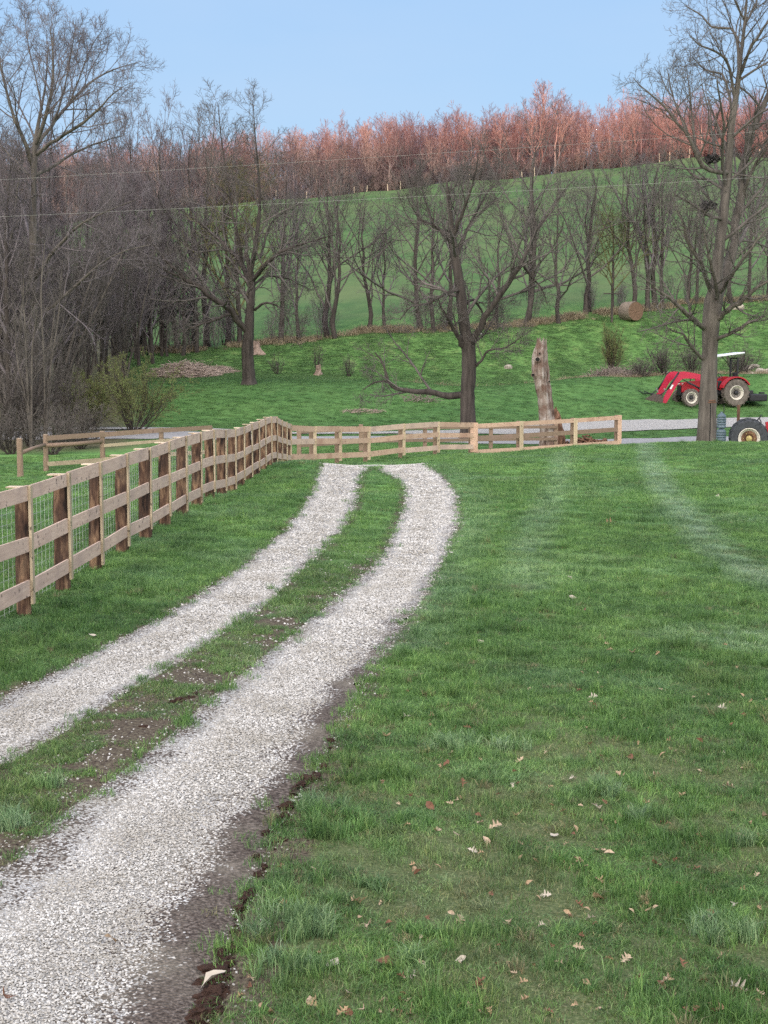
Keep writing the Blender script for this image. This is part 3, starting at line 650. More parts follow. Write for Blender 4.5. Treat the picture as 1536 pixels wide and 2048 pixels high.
def tree_generic(name, seed, height, r0, nl=9, spread=.5, t0=.28, up=.10, dens=(7, 6, 5), ang=(.5, 1.0), mats=('bark', 'twig'), lean=.03, wig=.16, twig=.006, stems=1, lastlevel=True, sides=8, ratio=.52, link=False, sway=.35):
    """a generic bare tree in local coordinates -> (trunk mesh object, crown mesh object)"""
    rs = np.random.RandomState(seed); T = []; C_ = []
    for s in range(stems):
        a = rs.uniform(0, 6.28); st = 0 if stems == 1 else rs.uniform(.15, .32)
        h = height*(1 if s == 0 else rs.uniform(.6, .95)); pts = []; x = y = 0; k2 = 9
        for k in range(k2):
            t = k/(k2-1); pts.append((x+math.cos(a)*st*h*t**1.0, y+math.sin(a)*st*h*t, h*t-(.3 if k == 0 else 0), r0*(1-t)**.8*(1 if stems == 1 else .75)+.018)); x += rs.randn()*lean*h/k2*2*sway; y += rs.randn()*lean*h/k2*2*sway
        T.append(trunk_mesh(rs, pts, sides, .35, 20)); q = resample(pts, 14); P0, R0 = q[None, :, :3], q[None, :, 3]
        P1, R1 = kids(rs, P0, R0, nl, t0, .97, ang, ratio*spread*1.5, 7, wig*.6, up, .55, .3, lmin=.9, rmin=twig*1.5)
        P2, R2 = kids(rs, P1, R1, dens[0], .2, 1, (.4, .95), .5, 5, wig, up*.8, .6, .35, lmin=.5, rmin=twig*1.2)
        P3, R3 = kids(rs, P2, R2, dens[1], .15, 1, (.35, .9), .5, 4, wig, up*.6, .6, .5, lmin=.3, rmin=twig)
        C_ += [tubes(P1, R1, 5), tubes(P2, R2, 4), tubes(P3, R3, 3)]
        if dens[2]:
            P4, R4 = kids(rs, P3, R3, dens[2], .2, 1, (.3, .8), .55, 3, wig, up*.5, .7, .6, lmin=.2, rmin=twig*.85); C_.append(tubes(P4, R4, 3))
    V, Q = join(T); t_ = npmesh('trunk', V, Q, M[mats[0]], smooth=True, link=link); V, Q = join(C_); c_ = npmesh('crown', V, Q, M[mats[1]], smooth=False, link=link)
    return t_, c_
def place(kind, protos, x, y, rz, sc, label, cat, group=None, dz=-.08, tilt=(0, 0)):
    z = gz1(x, y); e = empty(kind, (x, y, z+dz), rz); e.scale = (sc[0], sc[0], sc[1]); e.rotation_euler = (tilt[0], tilt[1], rz)
    for p in protos:
        c = p.copy(); COL.objects.link(c); c.parent = e
    tag(e, label, cat, group); return e

def px2loc(pts, Y, base):
    """traced limb [(px,py,dY,r)] -> local xyz r about base"""
    return np.array([[*(P(px, py, Y+dy)-base), r] for px, py, dy, r in pts])
def hero(name, Y, trunk, limbs, seed, label, cat='tree', mats=('bark', 'twig'), dens=(10, 6, 5, 3), twig=.006, up=.06, sprout=6, ang=(.45, 1.05), dead=()):
    rs = np.random.RandomState(seed); bx = ray(trunk[0][0], trunk[0][1])[0]*Y; base = np.array([bx, Y, gz1(bx, Y)-.1])
    tp = px2loc(trunk, Y, base); tp[0, :3] = (0, 0, -.15)
    if tp[1, 2] < .2: tp = np.delete(tp, 1, 0)
    e = empty(name, base); tag(e, label, cat)
    V, Q = trunk_mesh(rs, tp, 16, .45, 40); to = npmesh('trunk', V, Q, M[mats[0]], e, smooth=True)
    mains = []
    L = []; 
    for lb in limbs:
        q = resample(px2loc(lb, Y, base), 16); q[1:-1, :3] += rs.randn(14, 3)*q[1:-1, 3:4]*.25; mains.append(q); V, Q = tubes(q[None, :, :3], q[None, :, 3]*(1+.05*rs.randn(16))[None], 8); L.append((V, Q))
    V, Q = join(L); npmesh('limbs', V, Q, M[mats[0]], e, smooth=True)
    tq = resample(tp, 16); Pm = np.stack([q[:, :3] for q in mains]+[tq[:, :3]]); Rm = np.stack([q[:, 3] for q in mains]+[tq[:, 3]])
    lens = np.linalg.norm(np.diff(Pm, axis=1), axis=2).sum(1); C_ = []
    for i in range(len(Pm)):
        istr = i == len(Pm)-1
        if istr: n1 = sprout; t0 = .45
        else: n1 = max(4, int(dens[0]*min(1.6, lens[i]/3.5))); t0 = .22
        if i in dead: n1 = max(3, n1//3)
        P1, R1 = kids(rs, Pm[i:i+1], Rm[i:i+1], n1, t0, 1., ang, min(.50, 1.9/lens[i]+.16), 6, .14, up, .5, .3, lmin=.8, rmin=twig*1.5)
        k = min(3, 2); tip = Pm[i:i+1, -1]; d = unit(tip-Pm[i:i+1, -2])
        P2, R2 = kids(rs, P1, R1, dens[1], .15, 1, (.4, 1.0), .5, 5, .17, up*.8, .6, .35, lmin=.45, rmin=twig*1.2)
        P3, R3 = kids(rs, P2, R2, dens[2], .15, 1, (.35, .95), .5, 4, .18, up*.6, .65, .5, lmin=.25, rmin=twig)
        C_ += [tubes(P1, R1, 5), tubes(P2, R2, 4), tubes(P3, R3, 3)]
        if dens[3]: P4, R4 = kids(rs, P3, R3, dens[3], .2, 1, (.3, .9), .55, 3, .2, up*.5, .7, .6, lmin=.16, rmin=twig*.8); C_.append(tubes(P4, R4, 3))
    V, Q = join(C_); npmesh('crown', V, Q, M[mats[1]], e); return e

hero('bare_tree', 66,
 [(937,900,0,0.400),(937,860,0,0.370),(935,800,0,0.350),(938,740,0,0.340),(937,695,0,0.350),(930,660,0,0.254),(925,620,0,0.246),(918,560,0,0.230),(910,510,0,0.205),(905,475,0,0.164),(900,420,0,0.107),(893,360,0,0.049)],
 [[(930,790,0,0.190),(905,792,.2,0.170),(875,786,.1,0.150),(845,783,-.3,0.130),(805,780,-.6,0.100),(783,772,-.6,0.080),(773,750,-.5,0.070),(765,725,-.4,0.050),(750,705,-.3,0.030)],
  [(783,772,-.6,0.060),(768,762,-.7,0.050),(750,765,-.8,0.040),(725,780,-1,0.020)],
  [(940,695,0,0.220),(965,650,-.6,0.156),(990,605,-1,0.139),(1015,570,-1.2,0.123),(1040,530,-1.4,0.107),(1055,500,-1.2,0.082),(1070,465,-1,0.066),(1100,425,-.6,0.041),(1125,385,-.3,0.025)],
  [(1045,530,-1.3,0.057),(1065,555,-1,0.049),(1085,580,-.9,0.033),(1095,610,-.8,0.016)],
  [(928,695,0,0.150),(915,672,-.5,0.098),(900,645,-1,0.082),(885,622,-1.4,0.057),(878,600,-1.5,0.025)],
  [(920,580,0,0.098),(900,583,-.8,0.090),(880,592,-1.4,0.074),(855,608,-1.8,0.057),(825,612,-2,0.041),(800,640,-2,0.025)],
  [(905,490,0,0.107),(885,465,1,0.090),(865,450,1.6,0.074),(842,440,2,0.057),(825,415,2.2,0.033),(810,385,2.3,0.016)],
  [(870,452,1.3,0.057),(850,400,1.4,0.041),(838,350,1.5,0.025)],
  [(905,475,0,0.115),(918,440,-.5,0.090),(935,400,-.9,0.066),(950,350,-1.2,0.041),(958,305,-1.3,0.021)],
  [(912,520,0,0.098),(930,470,.9,0.074),(955,420,1.6,0.057),(985,370,2.2,0.033),(1005,340,2.4,0.016)],
  [(925,620,0,0.074),(945,600,1,0.066),(965,625,1.6,0.041),(975,665,2,0.016)],
  [(948,735,0,0.070),(965,718,-.4,0.060),(975,703,-.6,0.050),(1010,695,-1,0.040),(1045,672,-1.4,0.016)],
  [(942,690,0,0.080),(965,672,.5,0.049),(985,640,1,0.033),(1000,600,1.3,0.016)]],
 101, 'bare tree with one long low branch reaching left over the board fence', twig=.0065, dens=(11, 7, 5, 3), mats=('bark', 'twig'), dead=(0, 1))

hero('bare_tree', 84,
 [(497,770,0,0.420),(497,760,0,0.380),(495,700,0,0.370),(498,660,0,0.310),(500,620,0,0.258),(503,580,0,0.232),(502,555,0,0.206),(498,530,0,0.155),(492,505,0,0.103)],
 [[(493,662,0,0.206),(465,628,-.8,0.189),(440,605,-1.3,0.172),(405,578,-1.8,0.146),(370,556,-2.2,0.120),(340,530,-2.5,0.086),(315,500,-2.6,0.052),(290,470,-2.7,0.026)],
  [(462,627,-.7,0.103),(440,635,-1.5,0.095),(405,648,-2.2,0.069),(370,660,-2.6,0.043),(345,668,-2.8,0.017)],
  [(380,562,-2,0.077),(345,548,-2.6,0.060),(310,530,-3,0.043),(270,520,-3.2,0.026)],
  [(502,575,0,0.172),(482,525,1,0.155),(458,500,1.7,0.129),(435,475,2.2,0.103),(410,455,2.6,0.077),(385,435,2.9,0.043),(360,420,3,0.017)],
  [(485,530,.9,0.112),(480,490,.5,0.095),(468,440,.2,0.077),(458,380,0,0.060),(447,310,-.2,0.043),(440,250,-.2,0.030),(436,205,-.2,0.017)],
  [(502,560,0,0.172),(508,510,-.4,0.146),(515,465,-.7,0.120),(520,410,-.9,0.095),(517,350,-1,0.069),(512,290,-1,0.043),(508,240,-1,0.030),(505,200,-1,0.017)],
  [(506,560,0,0.146),(530,532,-1.2,0.129),(560,505,-2,0.103),(600,490,-2.5,0.069),(640,477,-2.8,0.043),(670,470,-3,0.017)],
  [(520,520,-.6,0.086),(528,490,.8,0.077),(540,450,1.6,0.060),(560,430,2,0.043),(590,415,2.3,0.017)],
  [(510,620,0,0.086),(530,606,-.9,0.077),(555,612,-1.5,0.052),(575,640,-2,0.034),(585,668,-2.2,0.017)],
  [(508,570,0,0.086),(535,552,1,0.069),(570,556,1.8,0.052),(610,575,2.3,0.026)],
  [(498,600,0,0.077),(480,582,.8,0.060),(455,575,1.4,0.043),(435,580,1.8,0.017)]],
 102, 'broad bare tree standing alone on the green lawn right of the brush pile', twig=.0075, dens=(11, 7, 5, 3))

hero('bare_tree', 60,
 [(1413,900,0,0.500),(1413,880,0,0.440),(1416,800,0,0.375),(1418,740,0,0.350),(1420,690,0,0.340),(1422,640,0,0.380),(1428,600,0,0.380),(1432,560,0,0.258),(1438,500,0,0.224),(1448,420,0,0.206),(1456,340,0,0.181),(1462,260,0,0.146),(1474,180,0,0.120),(1482,110,0,0.086),(1490,40,0,0.060),(1496,-40,0,0.034)],
 [[(1432,600,0,0.270),(1452,540,.7,0.215),(1472,470,1.2,0.198),(1480,400,1.5,0.189),(1486,340,1.6,0.172),(1496,280,1.7,0.155),(1520,225,1.9,0.120),(1545,170,2,0.086),(1570,110,2,0.043)],
  [(1458,345,0,0.112),(1435,345,-.6,0.103),(1410,335,-1,0.095),(1395,312,-1.2,0.086),(1378,275,-1.4,0.069),(1350,240,-1.6,0.052),(1320,205,-1.8,0.043),(1290,180,-2,0.026),(1265,155,-2,0.013)],
  [(1380,280,-1.3,0.052),(1360,230,-1,0.043),(1345,190,-.8,0.034),(1335,140,-.7,0.017)],
  [(1395,312,-1.2,0.052),(1385,250,-.9,0.043),(1380,190,-.8,0.030),(1372,130,-.7,0.013)],
  [(1478,140,0,0.077),(1475,85,.3,0.069),(1462,58,.6,0.052),(1425,54,.8,0.043),(1402,30,.9,0.034),(1370,12,1,0.013)],
  [(1470,200,0,0.069),(1452,120,-.6,0.060),(1425,100,-1,0.043),(1400,90,-1.2,0.034),(1378,70,-1.4,0.013)],
  [(1466,240,0,0.060),(1445,150,1,0.052),(1410,140,1.4,0.034),(1385,115,1.6,0.013)],
  [(1476,160,0,0.077),(1500,100,-.8,0.069),(1525,60,-1.2,0.052),(1550,20,-1.4,0.026)],
  [(1490,50,0,0.052),(1510,10,.6,0.043),(1530,-40,.9,0.017)],
  [(1488,40,0,0.043),(1470,0,-.6,0.034),(1455,-40,-.9,0.017)],
  [(1445,440,0,0.077),(1420,433,-.8,0.069),(1390,412,-1.4,0.052),(1348,388,-2,0.026)],
  [(1450,380,0,0.077),(1415,360,1,0.060),(1385,350,1.6,0.052),(1360,320,2,0.026)],
  [(1420,585,0,0.103),(1405,535,-1,0.086),(1380,490,-1.6,0.077),(1365,445,-2,0.060),(1358,430,-2,0.034),(1345,395,-2.1,0.017)],
  [(1412,658,0,0.120),(1390,645,-1,0.110),(1365,620,-1.7,0.100),(1342,598,-2.2,0.069),(1310,575,-2.6,0.043),(1280,550,-2.9,0.017)],
  [(1408,720,0,0.080),(1385,698,-.8,0.070),(1365,668,-1.4,0.050),(1345,662,-1.7,0.030),(1320,640,-1.9,0.015)],
  [(1430,640,0,0.130),(1455,620,-.8,0.120),(1485,600,-1.3,0.100),(1515,575,-1.7,0.069),(1550,555,-2,0.034)],
  [(1428,680,0,0.090),(1460,668,-.7,0.080),(1490,650,-1.1,0.070),(1530,632,-1.4,0.040)],
  [(1436,590,0,0.103),(1470,540,-1.4,0.086),(1500,500,-2,0.060),(1540,450,-2.4,0.034)],
  [(1484,390,1.4,0.086),(1510,330,.8,0.069),(1530,300,.4,0.052),(1560,250,0,0.026)],
  [(1434,610,0,0.100),(1430,560,-1.2,0.077),(1415,500,-2,0.060),(1405,450,-2.4,0.026)],
  [(1440,560,0,0.086),(1460,500,2,0.069),(1500,440,3,0.052),(1530,390,3.5,0.017)]],
 103, 'large bare tree with a thick trunk standing in front of the red tractor', twig=.0062, sprout=13, dens=(9, 6, 4, 2), mats=('bark_pale', 'twig'))

hero('bare_tree', 67,
 [(60,900,0,0.328),(62,880,0,0.281),(66,780,0,0.242),(70,680,0,0.226),(68,560,0,0.203),(66,460,0,0.187),(66,380,0,0.164),(68,320,0,0.148),(70,290,0,0.125),(80,230,0,0.070),(92,160,0,0.039),(96,90,0,0.020)],
 [[(66,330,0,0.117),(52,290,-.5,0.101),(30,240,-1,0.078),(15,190,-1.3,0.062),(0,120,-1.6,0.039),(-8,50,-1.8,0.016)],
  [(70,290,0,0.101),(92,230,-.8,0.086),(105,170,-1.2,0.070),(106,110,-1.4,0.047),(100,55,-1.5,0.020)],
  [(70,300,0,0.101),(105,250,.8,0.086),(140,205,1.4,0.070),(180,165,1.9,0.055),(230,138,2.3,0.031),(285,122,2.6,0.012)],
  [(72,310,0,0.101),(110,280,-1,0.086),(160,250,-1.8,0.070),(200,215,-2.4,0.047),(235,180,-2.8,0.023),(262,165,-3,0.012)],
  [(105,250,.8,0.062),(125,190,.5,0.047),(140,120,.2,0.031),(150,60,0,0.016)],
  [(140,205,1.4,0.047),(165,140,1.6,0.035),(185,90,1.8,0.023),(205,60,1.9,0.012)],
  [(70,350,0,0.094),(110,330,1.4,0.078),(160,300,2.4,0.055),(215,280,3,0.031),(250,270,3.4,0.012)],
  [(66,360,0,0.078),(40,330,1,0.062),(10,300,2,0.047),(-20,260,2.6,0.023)],
  [(85,220,0,0.039),(70,150,.8,0.031),(55,80,1.3,0.023),(48,20,1.5,0.012)],
  [(68,560,0,0.094),(110,500,-1.4,0.078),(160,450,-2.4,0.055),(220,420,-3,0.031),(270,400,-3.4,0.016)],
  [(68,640,0,0.094),(120,600,-2,0.078),(180,545,-3,0.055),(240,505,-3.8,0.031),(300,490,-4.4,0.016)]],
 104, 'tallest bare tree at the left edge rising above the thicket', twig=.0065, dens=(9, 7, 5, 3), up=.09, mats=('bark_pale', 'twig_purple'))

# ---- the row of bare trees at the foot of the pasture
rs = np.random.RandomState(77)
TP = [tree_generic('t', 200+k, 10.5, .19, nl=13, spread=.9, t0=.20, up=.08, dens=(6, 5, 3), ang=(.4, 1.15), mats=('bark', 'twig'), twig=.008, lean=.20, wig=.2) for k in range(8)]
TP2 = [tree_generic('t', 230+k, 10.5, .16, nl=13, spread=.6, t0=.25, up=.15, dens=(7, 5, 3), ang=(.35, .8), mats=('bark', 'twig_purple'), twig=.008, lean=.14) for k in range(4)]
TG = [tree_generic('t', 250+k, 10.5, .16, nl=18, spread=.7, t0=.2, up=.13, dens=(8, 6, 4), ang=(.4, .9), mats=('bark', 'twig_green'), twig=.010, lean=.05) for k in range(2)]
#  px, height px (top py), thickness scale, kind
ROW = [(412,470,300,1.3,0),(452,700,360,1.2,1),(478,705,380,1.1,2),(560,690,350,1.2,1),(598,682,415,1.0,1),(655,675,370,1.5,0),(672,672,410,1.2,0),(735,665,410,1.3,0),(770,665,455,1.0,1),(845,655,370,1.5,0),(868,655,400,1.4,0),(895,650,350,1.0,1),
       (990,650,440,1.0,0),(1050,640,300,1.5,0),(1062,640,380,1.1,1),(1118,630,400,1.2,0),(1172,625,345,1.4,0),(1178,622,380,1.1,1),(1262,610,330,1.3,0),(1295,608,340,1.3,1),(1312,606,330,1.6,0),(1325,606,360,1.2,1),(1372,604,400,1.1,0),(1392,603,380,1.0,1),(1462,600,330,1.3,0),(1500,600,340,1.2,1),(1535,600,330,1.3,0),(1225,618,430,.9,2)]
def treeline():
    k = 0
    for px, py, top, th, kd in ROW:
        u = ray(px, 640)[0]; Y = float(tl_y(u))+rs.uniform(-1.2, 1.5); x = u*Y; z = gz1(x, Y); H = Rz(top, Y)-z
        pr = (TP, TP2, TG)[kd]; t_, c_ = pr[rs.randint(len(pr))]; sz = H/10.5
        lab = 'bare tree with a budding yellow green crown in the row below the pasture' if kd == 2 else 'bare grey tree in the row at the foot of the pasture hill'
        e = place('bare_tree', (t_, c_), x, Y, rs.uniform(0, 6.28), (max(.8, sz*rs.uniform(.9, 1.1)), sz), lab, 'tree', 'bare trees along the foot of the pasture')
        k += 1
treeline()

# ---- thicket on the left: many thin bare trees, tall and tangled
TH = [tree_generic('t', 300+k, 13, .13, nl=20, spread=.36, t0=.14, up=.2, dens=(7, 6, 3), ang=(.35, .85), mats=('bark', 'twig_purple'), twig=.0075, lean=.08, stems=1) for k in range(5)]
TH += [tree_generic('t', 310+k, 12, .10, nl=12, spread=.40, t0=.12, up=.2, dens=(6, 5, 3), ang=(.4, .9), mats=('bark_pale', 'twig'), twig=.0075, lean=.10, stems=3) for k in range(3)]
def thicket():
    n = 0
    for k in range(50):
        t = k/49; px = rs.uniform(-70, 250) if k % 6 else rs.uniform(250, 345); Y = rs.uniform(66, 103) if px > 120 else rs.uniform(64, 98)
        if px > 215 and Y < 88: Y = rs.uniform(90, 104)
        if 300 < px: Y = rs.uniform(99, 106)
        if px > 150 and Y < 76: Y += 14
        x = ray(px, 800)[0]*Y; z = gz1(x, Y)
        top = np.interp(px, [-80, 100, 200, 280, 340, 400], [270, 300, 300, 330, 380, 400])+rs.uniform(-10, 130); H = Rz(top, Y)-z
        p = TH[rs.randint(len(TH))]
        place('thicket_tree', p, x, Y, rs.uniform(0, 6.28), (H/13*rs.uniform(.9, 1.2), H/13), 'thin bare tree tangled among others in the thicket left of the lawn', 'tree', 'thin bare trees in the left thicket'); n += 1
    for px, Y, top in ((275, 108, 262), (325, 108, 255), (385, 108, 285), (235, 106, 270)):
        x = ray(px, 700)[0]*Y; H = Rz(top, Y)-gz1(x, Y); p = TP2[rs.randint(4)]
        place('bare_tree', p, x, Y, rs.uniform(0, 6.28), (H/10.5*.8, H/10.5), 'tall slim bare tree behind the left thicket reaching toward the sky', 'tree', 'tall slim trees behind the thicket')
    # low tangle between the trunks at the foot of the pasture
    SB = [tree_generic('t', 340+k, 5, .035, nl=9, spread=.7, t0=.06, up=.16, dens=(5, 4, 2), ang=(.4, 1.0), mats=('bark', 'twig_purple'), twig=.006, lean=.2, stems=3, sides=5) for k in range(4)]
    for k in range(40):
        px = rs.uniform(225, 700) if k < 24 else rs.uniform(700, 1536); u = ray(px, 640)[0]; Y = float(tl_y(u))+rs.uniform(-1.0, 3.5); x = u*Y; sc = rs.uniform(.35, .95) if k < 24 else rs.uniform(.25, .6)
        place('bare_shrub', SB[rs.randint(4)], x, Y, rs.uniform(0, 6.28), (sc*.9, sc), 'many stemmed bare shrub tangled among the trunks at the foot of the pasture', 'shrub', 'bare shrubs among the trunks below the pasture')
    for k in range(6):
        px = rs.uniform(225, 400); Y = rs.uniform(100, 108); x = ray(px, 700)[0]*Y; H = Rz(rs.uniform(340, 440), Y)-gz1(x, Y)
        place('thicket_tree', TH[rs.randint(5)], x, Y, rs.uniform(0, 6.28), (H/13*1.35, H/13), 'thin bare tree tangled among others in the thicket left of the lawn', 'tree', 'thin bare trees in the left thicket')
thicket()

# ---- forest on the crest, its tops in the last sun
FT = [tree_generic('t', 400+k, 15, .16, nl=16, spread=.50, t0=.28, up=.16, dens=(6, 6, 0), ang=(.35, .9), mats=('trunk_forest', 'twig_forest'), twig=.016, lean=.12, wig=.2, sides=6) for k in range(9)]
def forest():
    k = 0; top_px = [-60, 0, 300, 560, 650, 700, 780, 860, 950, 1000, 1050, 1090, 1150, 1250, 1290, 1400, 1536, 1620]; top_py = [300, 300, 290, 262, 262, 240, 240, 224, 225, 226, 205, 185, 208, 200, 192, 196, 190, 190]
    for i in range(190):
        px = -60+1680*(i+rs.rand())/190; Y = 293+rs.uniform(0, 16); u = ray(px, 300)[0]; x = u*Y; z = gz1(x, Y)
        H = Rz(np.interp(px, top_px, top_py)+(rs.uniform(-8, 16) if rs.rand() < .3 else rs.uniform(14, 62)), Y)-z
        if px > 1070 and px < 1100: H += .8
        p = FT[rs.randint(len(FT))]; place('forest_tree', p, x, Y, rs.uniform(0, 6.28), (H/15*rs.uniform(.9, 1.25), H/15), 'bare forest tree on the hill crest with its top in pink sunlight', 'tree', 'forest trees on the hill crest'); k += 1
    # the deeper rows read as one mass
    n = 620; u = rs.uniform(-.36, .36, n); y = rs.uniform(306, 372, n); x = u*y; z = gz(x, y); px = u*F+768
    H = np.array([Rz(a, b) for a, b in zip(np.interp(px, top_px, top_py)+rs.uniform(6, 70, n), y)])-z; H = np.clip(H, 5, 22)
    pr = []
    for t_, c_ in FT[:5]:
        V = []; Q = []; o = 0
        for ob in (t_, c_):
            me = ob.data; v = np.zeros(len(me.vertices)*3, np.float32); me.vertices.foreach_get('co', v); q = np.zeros(len(me.polygons)*4, np.int32); me.polygons.foreach_get('vertices', q)
            V.append(v.reshape(-1, 3)); Q.append(q.reshape(-1, 4)+o); o += len(v)//3
        pr.append(npmesh('wood_tree', np.concatenate(V), np.concatenate(Q), M['twig_forest'], link=False))
    s = H/15
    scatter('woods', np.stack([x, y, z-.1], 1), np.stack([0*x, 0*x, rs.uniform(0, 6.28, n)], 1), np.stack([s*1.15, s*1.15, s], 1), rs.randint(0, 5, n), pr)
    # brushy undergrowth at the wood's foot
    n = 900; u = rs.uniform(-.34, .34, n); y = 291+rs.uniform(0, 14, n); x = u*y
    pb = []
    for k in range(3):
        t_, c_ = tree_generic('b', 480+k, 3.0, .03, nl=9, spread=.8, t0=.05, up=.2, dens=(5, 4, 0), mats=('twig_forest', 'twig_forest'), twig=.02, stems=2, sides=3); pb.append(c_)
    s = rs.uniform(.5, 1.4, n); scatter('undergrowth', np.stack([x, y, gz(x, y)-.1], 1), np.stack([0*x, 0*x, rs.uniform(0, 6.28, n)], 1), np.stack([s, s, s], 1), rs.randint(0, 3, n), pb)
forest()
# ------------------------------------------------------------------ board fences
def board_between(a, b, z0, z1, th, off, rs, tilt=.012):
    """board from ground point a to b (xy + ground z), between heights z0,z1, proud by off along the face normal"""
    a = np.array(a, float); b = np.array(b, float); d = b[:2]-a[:2]; d /= np.linalg.norm(d); nrm = np.array([d[1], -d[0]])
    if FACE @ nrm < 0: nrm = -nrm
    V = []
    j = [rs.uniform(-tilt, tilt) for _ in range(2)]; w_ = rs.uniform(-.004, .004)
    for zz in (0, 1):
        for p, k in ((a, 0), (b, 1)):
            for o in ((off, off+th) if k == 0 else (off+th, off)):
                q = p[:2]+nrm*o; V.append((q[0], q[1], p[2]+(z0-w_ if zz == 0 else z1+w_)+j[k]))
    V = np.array(V); V = V[[0, 1, 2, 3, 4, 5, 6, 7]]
    return V
FACE = np.array([1., 0.])
def log_post(p, h, r, rs, mat='log', parent=None, capmat='cutend', lean=.015):
    n, K = 14, 9; dx, dy = rs.uniform(-lean, lean, 2)*h; rows = []
    for k in range(K):
        t = k/(K-1); z = -.25+(h+.25)*t; rr = r*(1.06-.10*t)*(1+.03*rs.randn()); th = np.arange(n)*2*math.pi/n+.3*rs.rand()*0
        rad = rr*(1+.07*np.sin(2*th+p[0]*7)+.035*rs.randn(n)); rows.append(np.stack([dx*t+rad*np.cos(th), dy*t+rad*np.sin(th), np.full(n, z)], 1))
    V = np.concatenate(rows); q = [(i*n+j, i*n+(j+1) % n, (i+1)*n+(j+1) % n, (i+1)*n+j) for i in range(K-1) for j in range(n)]
    m = MB().add(V, q+[tuple((K-1)*n+j for j in range(n))]); o = m.build('post', M[mat], parent, smooth=False, loc=p)
    o.data.materials.append(M[capmat]); o.data.polygons[-1].material_index = 1
    return o
def left_fence():
    rs = np.random.RandomState(31); f = empty('board_fence', (-3.4, 25, gz1(-3.4, 25)))
    tag(f, 'long board fence with dark log posts along the left side of the driveway', 'fence')
    ys = list(13.9+1.53*np.arange(-4, 20)); pts = [(float(fence_x(y)), y, gz1(float(fence_x(y)), y)) for y in ys]
    loc = lambda p: np.array(p)-np.array(f.location)
    H = 1.36
    for i, p in enumerate(pts):
        a = pts[max(0, i-1)]; b = pts[min(len(pts)-1, i+1)]; d = np.array(b[:2])-np.array(a[:2]); d /= np.linalg.norm(d); nr = np.array([d[1], -d[0]])
        log_post(loc(p)+np.array([*(nr*.022), 0]), H-.058+rs.uniform(-.01, .01), rs.uniform(.078, .098), rs, parent=f)
        # flat cap board nailed over the post and board tops
        V = []; 
        for zz in (H-.048, H-.034):
            for u_, v_ in ((-.07, -.11), (.07, -.11), (.07, .085), (-.07, .085)): q = np.array(p[:2])+d*u_*rs.uniform(.9, 1.1)+nr*v_; V.append((q[0], q[1], p[2]+zz))
        MB().hexa(np.array(V)-np.array(f.location)).build('post_cap', M['cutend'], f)
        # upright batten over the board joint
        V = []; w_ = .036+.006*rs.rand(); ln = rs.uniform(.06, .17); tl = rs.uniform(-.012, .012)
        for zz in (ln, H+rs.uniform(-.03, -.01)):
            for u_, v_ in ((-w_, .108), (w_, .108), (w_, .136), (-w_, .136)): q = np.array(p[:2])+d*(u_+tl*(zz > .5))+nr*v_; V.append((q[0], q[1], p[2]+zz))
        MB().hexa(np.array(V)-np.array(f.location)).build('batten', M['batten'], f)
    lv = ((.20, .355), (.67, .825), (1.175, 1.335))
    for i in range(len(pts)-1):
        for z0, z1 in lv:
            V = board_between(pts[i], pts[i+1], z0+rs.uniform(-.008, .008), z1+rs.uniform(-.008, .008), .022, .085, rs)
            MB().hexa(V-np.array(f.location)).build('board', M['board'], f)
    # welded wire behind the posts
    m = MB(); V = []; 
    for i in range(len(pts)-1):
        a, b = np.array(pts[i]), np.array(pts[i+1]); d = (b-a)[:2]; L = np.linalg.norm(d); d /= L; nr = np.array([d[1], -d[0]]); off = np.array([*(-nr*.105), 0])
        for k in range(11):
            z = .04+k*.112; w_ = rs.uniform(-.012, .012); m.tube([a+off+[0, 0, z], (a+b)/2+off+[0, 0, z+w_], b+off+[0, 0, z]], .0021, 4, False)
        for k in range(10):
            t = (k+.5)/10; q = a+(b-a)*t+off; m.tube([q+[0, 0, .01], q+[rs.uniform(-.006, .006), 0, .6], q+[0, 0, 1.18]], .0021, 4, False)
    m.v = [v-np.array(f.location) for v in m.v]; m.build('wire_mesh', M['wire'], f)
    return pts[-1]
corner = left_fence()

